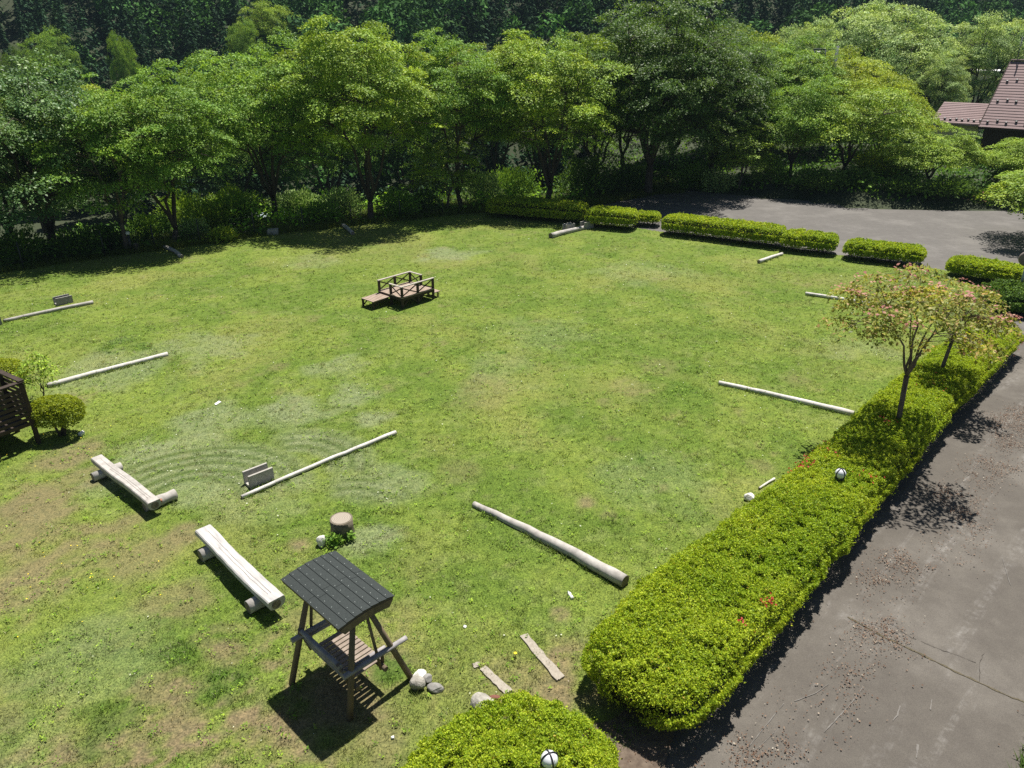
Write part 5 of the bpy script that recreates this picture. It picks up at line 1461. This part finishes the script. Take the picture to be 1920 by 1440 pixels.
# ------------------------------------------------------------------ house with the red-brown roof
E1, R1 = AT(1835, 238, 60), AT(1895, 115, 64)
rk = Vector((R1.x - E1.x, R1.y - E1.y, 0)); run = rk.length; rk.normalize()
ed = Vector((rk.y, -rk.x, 0))              # along the eave, towards the right and nearer
HS = thing('brick_red_house', 'house with steep red-brown tiled roof and dark brown wall at the right edge', 'house', (E1.x, E1.y, 0))
O = Vector((E1.x, E1.y, 0))
m, t, b, out = newmat('roof_tile')
v = objvec(t)
n_ = noise(t, 1.2, 5, .6, v); n4 = noise(t, 18, 4, .6, v)
c = mixc(t, .4, ramp(t, n_.outputs[0], [(.3, (.24, .175, .175)), (.7, (.29, .22, .22))]).outputs[0], ramp(t, n4.outputs[0], [(.3, (.20, .145, .145)), (.7, (.33, .25, .248))]).outputs[0])
t.links.new(c, b.inputs['Base Color']); b.inputs['Roughness'].default_value = .85; b.inputs['Specular IOR Level'].default_value = .15
M['tile'] = m
def roof_slope(e0, along, L, up, n, name, parent):
    """overlapping tile courses from the eave e0 up the slope"""
    mb = MB()
    for k in range(n):
        a0 = e0 + up * (k / n); a1 = e0 + up * ((k + 1.06) / n if k < n - 1 else 1.0)
        nr = up.cross(along).normalized()
        if nr.z < 0: nr = -nr
        lo, hi = a0 + nr * .045, a1 + nr * .012
        r0 = [lo - nr * .035, lo + along * L - nr * .035, hi + along * L - nr * .01, hi - nr * .01]
        r1 = [lo, lo + along * L, hi + along * L, hi]
        mb.quadstrip([r0, r1], True, False)
    return mb.build(name, M['tile'], parent)
upv = Vector((rk.x * run, rk.y * run, R1.z - E1.z))
LR = 12.0
rfo = roof_slope(Vector((0, 0, E1.z)), ed, LR, upv, 24, 'roof', HS)
up2 = Vector((-rk.x * run, -rk.y * run, R1.z - E1.z))
roof_slope(Vector((0, 0, E1.z)) + rk * run * 2 + ed * LR, -ed, LR, up2, 24, 'roof', HS)
tp = Vector((rk.x * run, rk.y * run, R1.z + .05))
MB().bar(tp - ed * .0 + Vector((0, 0, .05)), tp + ed * LR + Vector((0, 0, .05)), .3, .12, .03).build('ridge_cap', M['tile'], rfo)
MB().bar(Vector((0, 0, E1.z - .04)) - ed * .02, upv + Vector((0, 0, E1.z - .04)) - ed * .02, .06, .20, .01).build('barge_board', M['brown_wall'], HS)
MB().bar(Vector((0, 0, E1.z - .08)), ed * LR + Vector((0, 0, E1.z - .08)), .10, .14, .01).build('gutter', M['brown_wall'], HS)
nr = upv.cross(ed).normalized(); nr = nr if nr.z > 0 else -nr
def guards(e0, along, L, up, rows, sp, parent, dx0=.45):
    g_ = MB()
    n_r = up.cross(along).normalized()
    if n_r.z < 0: n_r = -n_r
    for f_ in rows:
        k = 0; x = dx0
        while x < L - .2:
            p = e0 + up * (f_ + (.022 if k % 2 else 0)) + along * x
            u1 = up.normalized()
            Mx = Matrix((along.normalized(), u1, n_r)).transposed()
            g_.box(p + n_r * .11, (.17, .12, .12), M=Mx, bev=.02)
            k += 1; x += sp
    g_.build('snow_guards', M['dark_metal'], parent)['kind'] = 'stuff'
guards(Vector((0, 0, E1.z)), ed, 6.0, upv, (.07, .38, .68), .62, rfo)
def wallbox(p0, p1, z0_, z1_, th, name, mat, parent):
    d = (p1 - p0)
    return MB().bar(Vector((p0.x, p0.y, (z0_ + z1_) / 2)), Vector((p1.x, p1.y, (z0_ + z1_) / 2)), th, z1_ - z0_, .005).build(name, mat, parent)
i0 = rk * .7 + ed * .35
wallbox(i0, i0 + ed * (LR - .7), -.3, E1.z + .35, .2, 'wall', M['brown_wall'], HS)
i1 = i0 + rk * (2 * run - 1.4)
wallbox(i0 + rk * .1, i1, -.3, E1.z + .30, .2, 'wall', M['brown_wall'], HS)
gw = MB()
gw.quadstrip([[i0 + rk * .1 + Vector((0, 0, E1.z + .3)) + ed * q, i1 + Vector((0, 0, E1.z + .3)) + ed * q, rk * run + ed * .35 + Vector((0, 0, R1.z - .15)) + ed * q] for q in (-.09, .09)], True, False)
gw.build('gable_wall', M['brown_wall'], HS)
for k in range(3):
    w0 = i0 + ed * (1.6 + k * 2.6) - rk * .11
    MB().bar(Vector((w0.x, w0.y, 1.6)), Vector(((w0 + ed * 1.5).x, (w0 + ed * 1.5).y, 1.6)), .06, 1.3, .01).build('window', plainmat('window_glass', (.02, .025, .03), (.04, .05, .06), 2, .15, 0, spec=.6), HS)
# annex at the left
aup = rk * 2.9 + Vector((0, 0, 1.35))
ae = AT(1762, 229, 62.0) - O
aL = 3.9
AX = HS
ae = Vector((0, 0, E1.z + .12)) - ed * 3.6 + rk * .5
ra = roof_slope(ae, ed, 3.9, aup, 12, 'annex_roof', HS)
guards(ae, ed, 3.7, aup, (.12,), .42, ra, .5)
MB().bar(ae - Vector((0, 0, .07)), ae + ed * 3.6 - Vector((0, 0, .07)), .10, .14, .01).build('gutter', M['tile'], HS)
a0 = ae + rk * .5 + ed * .45
wallbox(a0, a0 + ed * 3.0, -.3, ae.z + .15, .18, 'annex_wall', M['cream_wall'], HS)
wallbox(a0 + rk * .1, a0 + rk * 4.5, -.3, ae.z + .2, .18, 'annex_wall', M['cream_wall'], HS)
MB().tube([tp + ed * .4, tp + ed * .4 + Vector((0, 0, 1.7))], .03, 6).build('antenna_mast', M['blue_steel'], HS)
an = MB()
for k in range(5): an.tube([tp + ed * .4 - rk * (.45 - .04 * k) + Vector((0, 0, 1.1 + .13 * k)), tp + ed * .4 + rk * (.45 - .04 * k) + Vector((0, 0, 1.1 + .13 * k))], .012, 4)
an.build('antenna_rods', M['grey_metal'], HS)
# cream building glimpsed through the trees
g = AT(1808, 150, 96); zt_ = g.z + .9
CB = thing('cream_building', 'cream-walled building glimpsed through the trees left of the red roof', 'building', (g.x, g.y, 0), -.5)
MB().box((0, 0, zt_ / 2 - .2), (7.5, 5, zt_ + .4), bev=.03).build('wall', plainmat('sunny_cream', (.68, .62, .46), (.76, .70, .54), 3, .85, .2, .005), CB)
MB().box((0, 0, zt_ + .14), (8.2, 5.7, .22), bev=.04).build('roof', M['white'], CB)
for k in range(3): MB().box((-2.3 + 2.3 * k, -2.52, zt_ - 1.6), (1.2, .06, 1.1), bev=.01).build('window', bpy.data.materials['window_glass'], CB)
# steel frame pole with insulators and wires
p0, p1 = AT(1562, 140, 66), AT(1520, 140, 66.5)
for a_, zt2 in ((p0, AT(1562, 85, 66).z),): pass
UP = thing('utility_pole', 'blue-grey steel frame pole with white insulators above the low maples', 'utility pole', (p0.x, p0.y, 0))
ztp = AT(1561, 86, 66).z
d_ = Vector((p1.x - p0.x, p1.y - p0.y, 0))
MB().tube([(0, 0, -.3), (0, 0, ztp)], [.17, .12], 12).build('pole', M['blue_steel'], UP)
MB().tube([d_ + Vector((0, 0, ztp - 2.6)), d_ + Vector((0, 0, ztp - .3))], .08, 8).build('frame_upright', M['blue_steel'], UP)
for z in (ztp - .25, ztp - 2.3):
    MB().bar(Vector((.1, 0, z)) - d_ * 0, d_ * 1.05 + Vector((0, 0, z)), .10, .12, .01).build('crossarm', M['blue_steel'], UP)
MB().tube([d_ * .5 + Vector((0, 0, ztp - 2.3)), d_ * .5 + Vector((0, 0, ztp - .25))], .06, 8).build('frame_upright', M['blue_steel'], UP)
for k, z in enumerate((ztp - .5, ztp - .85, ztp - 1.25, ztp - 1.65, ztp - 2.2)):
    for f_ in (1.0, .72):
        q = d_ * f_ + Vector((-.35, -.1, z))
        MB().tube([q, q + Vector((.09, 0, .02)), q + Vector((.18, 0, .04)), q + Vector((.30, 0, .06))], [.03, .10, .05, .03], 8).build('insulator', M['white'], UP)
PLW = thing('power_lines', 'thin power lines running left from the steel frame pole', 'power lines', (p0.x, p0.y, 0))
wr = MB()
for z in (ztp - .5, ztp - .85, ztp - 1.25, ztp - 2.2):
    a_ = d_ + Vector((-.35, -.1, z)); b_ = a_ + Vector((-26, -4, -4.2))
    wr.tube([a_.lerp(b_, q / 8) - Vector((0, 0, 1.0 * math.sin(math.pi * q / 8))) for q in range(9)], .018, 4)
wr.build('cable', M['dark_metal'], PLW)
# plastic tunnel greenhouse on the terrace below the fence
g = AT(545, 392, 56)
GH = thing('plastic_tunnel', 'pale bluish plastic tunnel seen through the trees beyond the fence', 'greenhouse', (g.x, g.y, float(terrain(np.array([g.x]), np.array([g.y]))[0])), .25)
rings = [[(x, math.cos(a_) * 1.2, math.sin(a_) * .9 + .05) for a_ in np.linspace(0, math.pi, 11)] for x in np.linspace(-4.5, 4.5, 13)]
mb = MB(); mb.quadstrip(rings, True, True)
mb.build('cover', plainmat('plastic_film', (.24, .31, .31), (.36, .44, .46), 3, .5, .2, .02, spec=.3), GH)
for x in np.linspace(-4.5, 4.5, 7):
    MB().tube([(x, math.cos(a_) * 1.22, math.sin(a_) * .92 + .05) for a_ in np.linspace(0, math.pi, 11)], .02, 5).build('hoop', M['grey_metal'], GH)
# pale things lying behind the lot
for px, py, s_, lb in ((1524, 332, (.7, .3, .35), 'pale rounded boulder at the back edge of the parking lot'), (1517, 350, (.5, .3, .25), 'low pale stone nearest the lot under the maple')):
    rock(px, py, s_, int(px), lb, 'white_stone')
p = G(1655, 312)
o = tag(MB().box((0, 0, .25), (1.5, .7, .5), bev=.05).build('white_box', M['white']), 'white box-like object among the weeds behind the retaining wall', 'box'); o.location = (p.x, p.y, 0.3); o.rotation_euler = (0, 0, .3)
p = G(1795, 583)
o = leaf_clump('cream_azalea', (p.x, p.y, 0), (.5, .35, .35), 1200, .08, M['cream_flower'], 'pale cream flowering clump beside the hedge under the farther dogwood', 'plant', seed=500)

# ------------------------------------------------------------------ wooded hillside
rg = np.random.default_rng(55)
VS, FS, TS, base = [], [], [], 0
cand = []
for k in range(9000):
    x = rg.uniform(-270, 270); y = rg.uniform(78, 320)
    if abs(x) > y * .86 + 10: continue
    st_ = 100 + .55 * max(x, 0) - .06 * min(x, 0)
    if y < st_ - (22 if x < 4 else 4): continue
    if y > st_ + 175: continue
    cand.append((x, y))
cand = np.array(cand)
zz = terrain(cand[:, 0], cand[:, 1])
kind = n2(cand[:, 0], cand[:, 1], .03, 2, 90)
for (x, y), z, kd in zip(cand, zz, kind):
    h = rg.uniform(7, 16); r_ = h * rg.uniform(.19, .27)
    dome = kd > .54 or rg.random() < .14
    if dome:      # rounded broadleaf crown
        h *= .75; q = 300
        u_ = rnd_unit(q, rg); u_[:, 2] = np.abs(u_[:, 2]) * 1.0
        P = u_ * np.array([h * .30, h * .30, h * .5]) * (.75 + .5 * fbm(u_ * 2.2 + x, 2, 5))[:, None] + np.array([0, 0, h * .42])
        D, N, Ls = rg.normal(size=(q, 3)), u_ + np.array([0, 0, .4]) + rnd_unit(q, rg) * .4, .9 * rg.uniform(.6, 1.3, q)
    else:
        P, D, N, Ls = conifer_arrays(h, r_, 300, rg, .95)
    v, f = leaf_arrays(P + np.array([x, y, z]), D, N, Ls, Ls * .5)
    VS.append(v); FS.append(f + base); base += len(v)
    TS.append(np.tile((np.array([2.1, 2.6, 1.2]) if dome else np.array([.95, 1.1, 1])) * rg.uniform(.6, 1.7) + np.array([.5, .55, .1]) * (rg.random() < .15), (len(P), 1)))
me = mesh_np('hillside_forest', np.concatenate(VS), np.concatenate(FS))
add_tint(me, np.concatenate(TS))
tag(obj('hillside_forest', me, LEAF['conifer']), kind='stuff')
HT = 'light broadleaf trees among the hillside conifers'
for k, (px, py, dep, s, lf, lb) in enumerate(((88, 60, 118, .68, 'green', 'round green tree among the dark conifers at upper left'), (226, 72, 112, .40, 'green', 'small round tree among the conifers above the leftmost row trees'),
        (492, 10, 128, .9, 'fresh', 'large light tree on the hillside above the two-stemmed tree'), (448, 45, 118, .55, 'green', 'green tree just below the large light hillside tree'), (30, 100, 108, .5, 'dark', 'dim green tree low on the hillside at the left edge'))):
    p = AT(px, py, dep)
    z = float(terrain(np.array([p.x]), np.array([p.y]))[0])
    hh = max(p.z - z, 5)
    plant_tree('broadleaf_tree', bigF, (p.x, p.y, z - .3), k * 1.7, (s * .8, s * .8, hh / 13.0), lb, 'tree', HT, LEAF[lf])

# ------------------------------------------------------------------ air: thin blue haze over the valley
hz = MB().box((0, 340, 72), (1190, 1100, 172)).build('haze', None)
hm, ht, hb, hout = newmat('haze_air')
pv = nd(ht, 'ShaderNodeVolumePrincipled')
pv.inputs['Color'].default_value = (0.10, 0.145, 0.18, 1)
pv.inputs['Density'].default_value = 0.0008
pv.inputs['Anisotropy'].default_value = 0.2
ht.links.new(pv.outputs[0], hout.inputs['Volume'])
ht.nodes.remove(hb)
hz.data.materials.append(hm)
tag(hz, kind='stuff')
SC.cycles.volume_bounces = 0
SC.cycles.volume_step_rate = 4
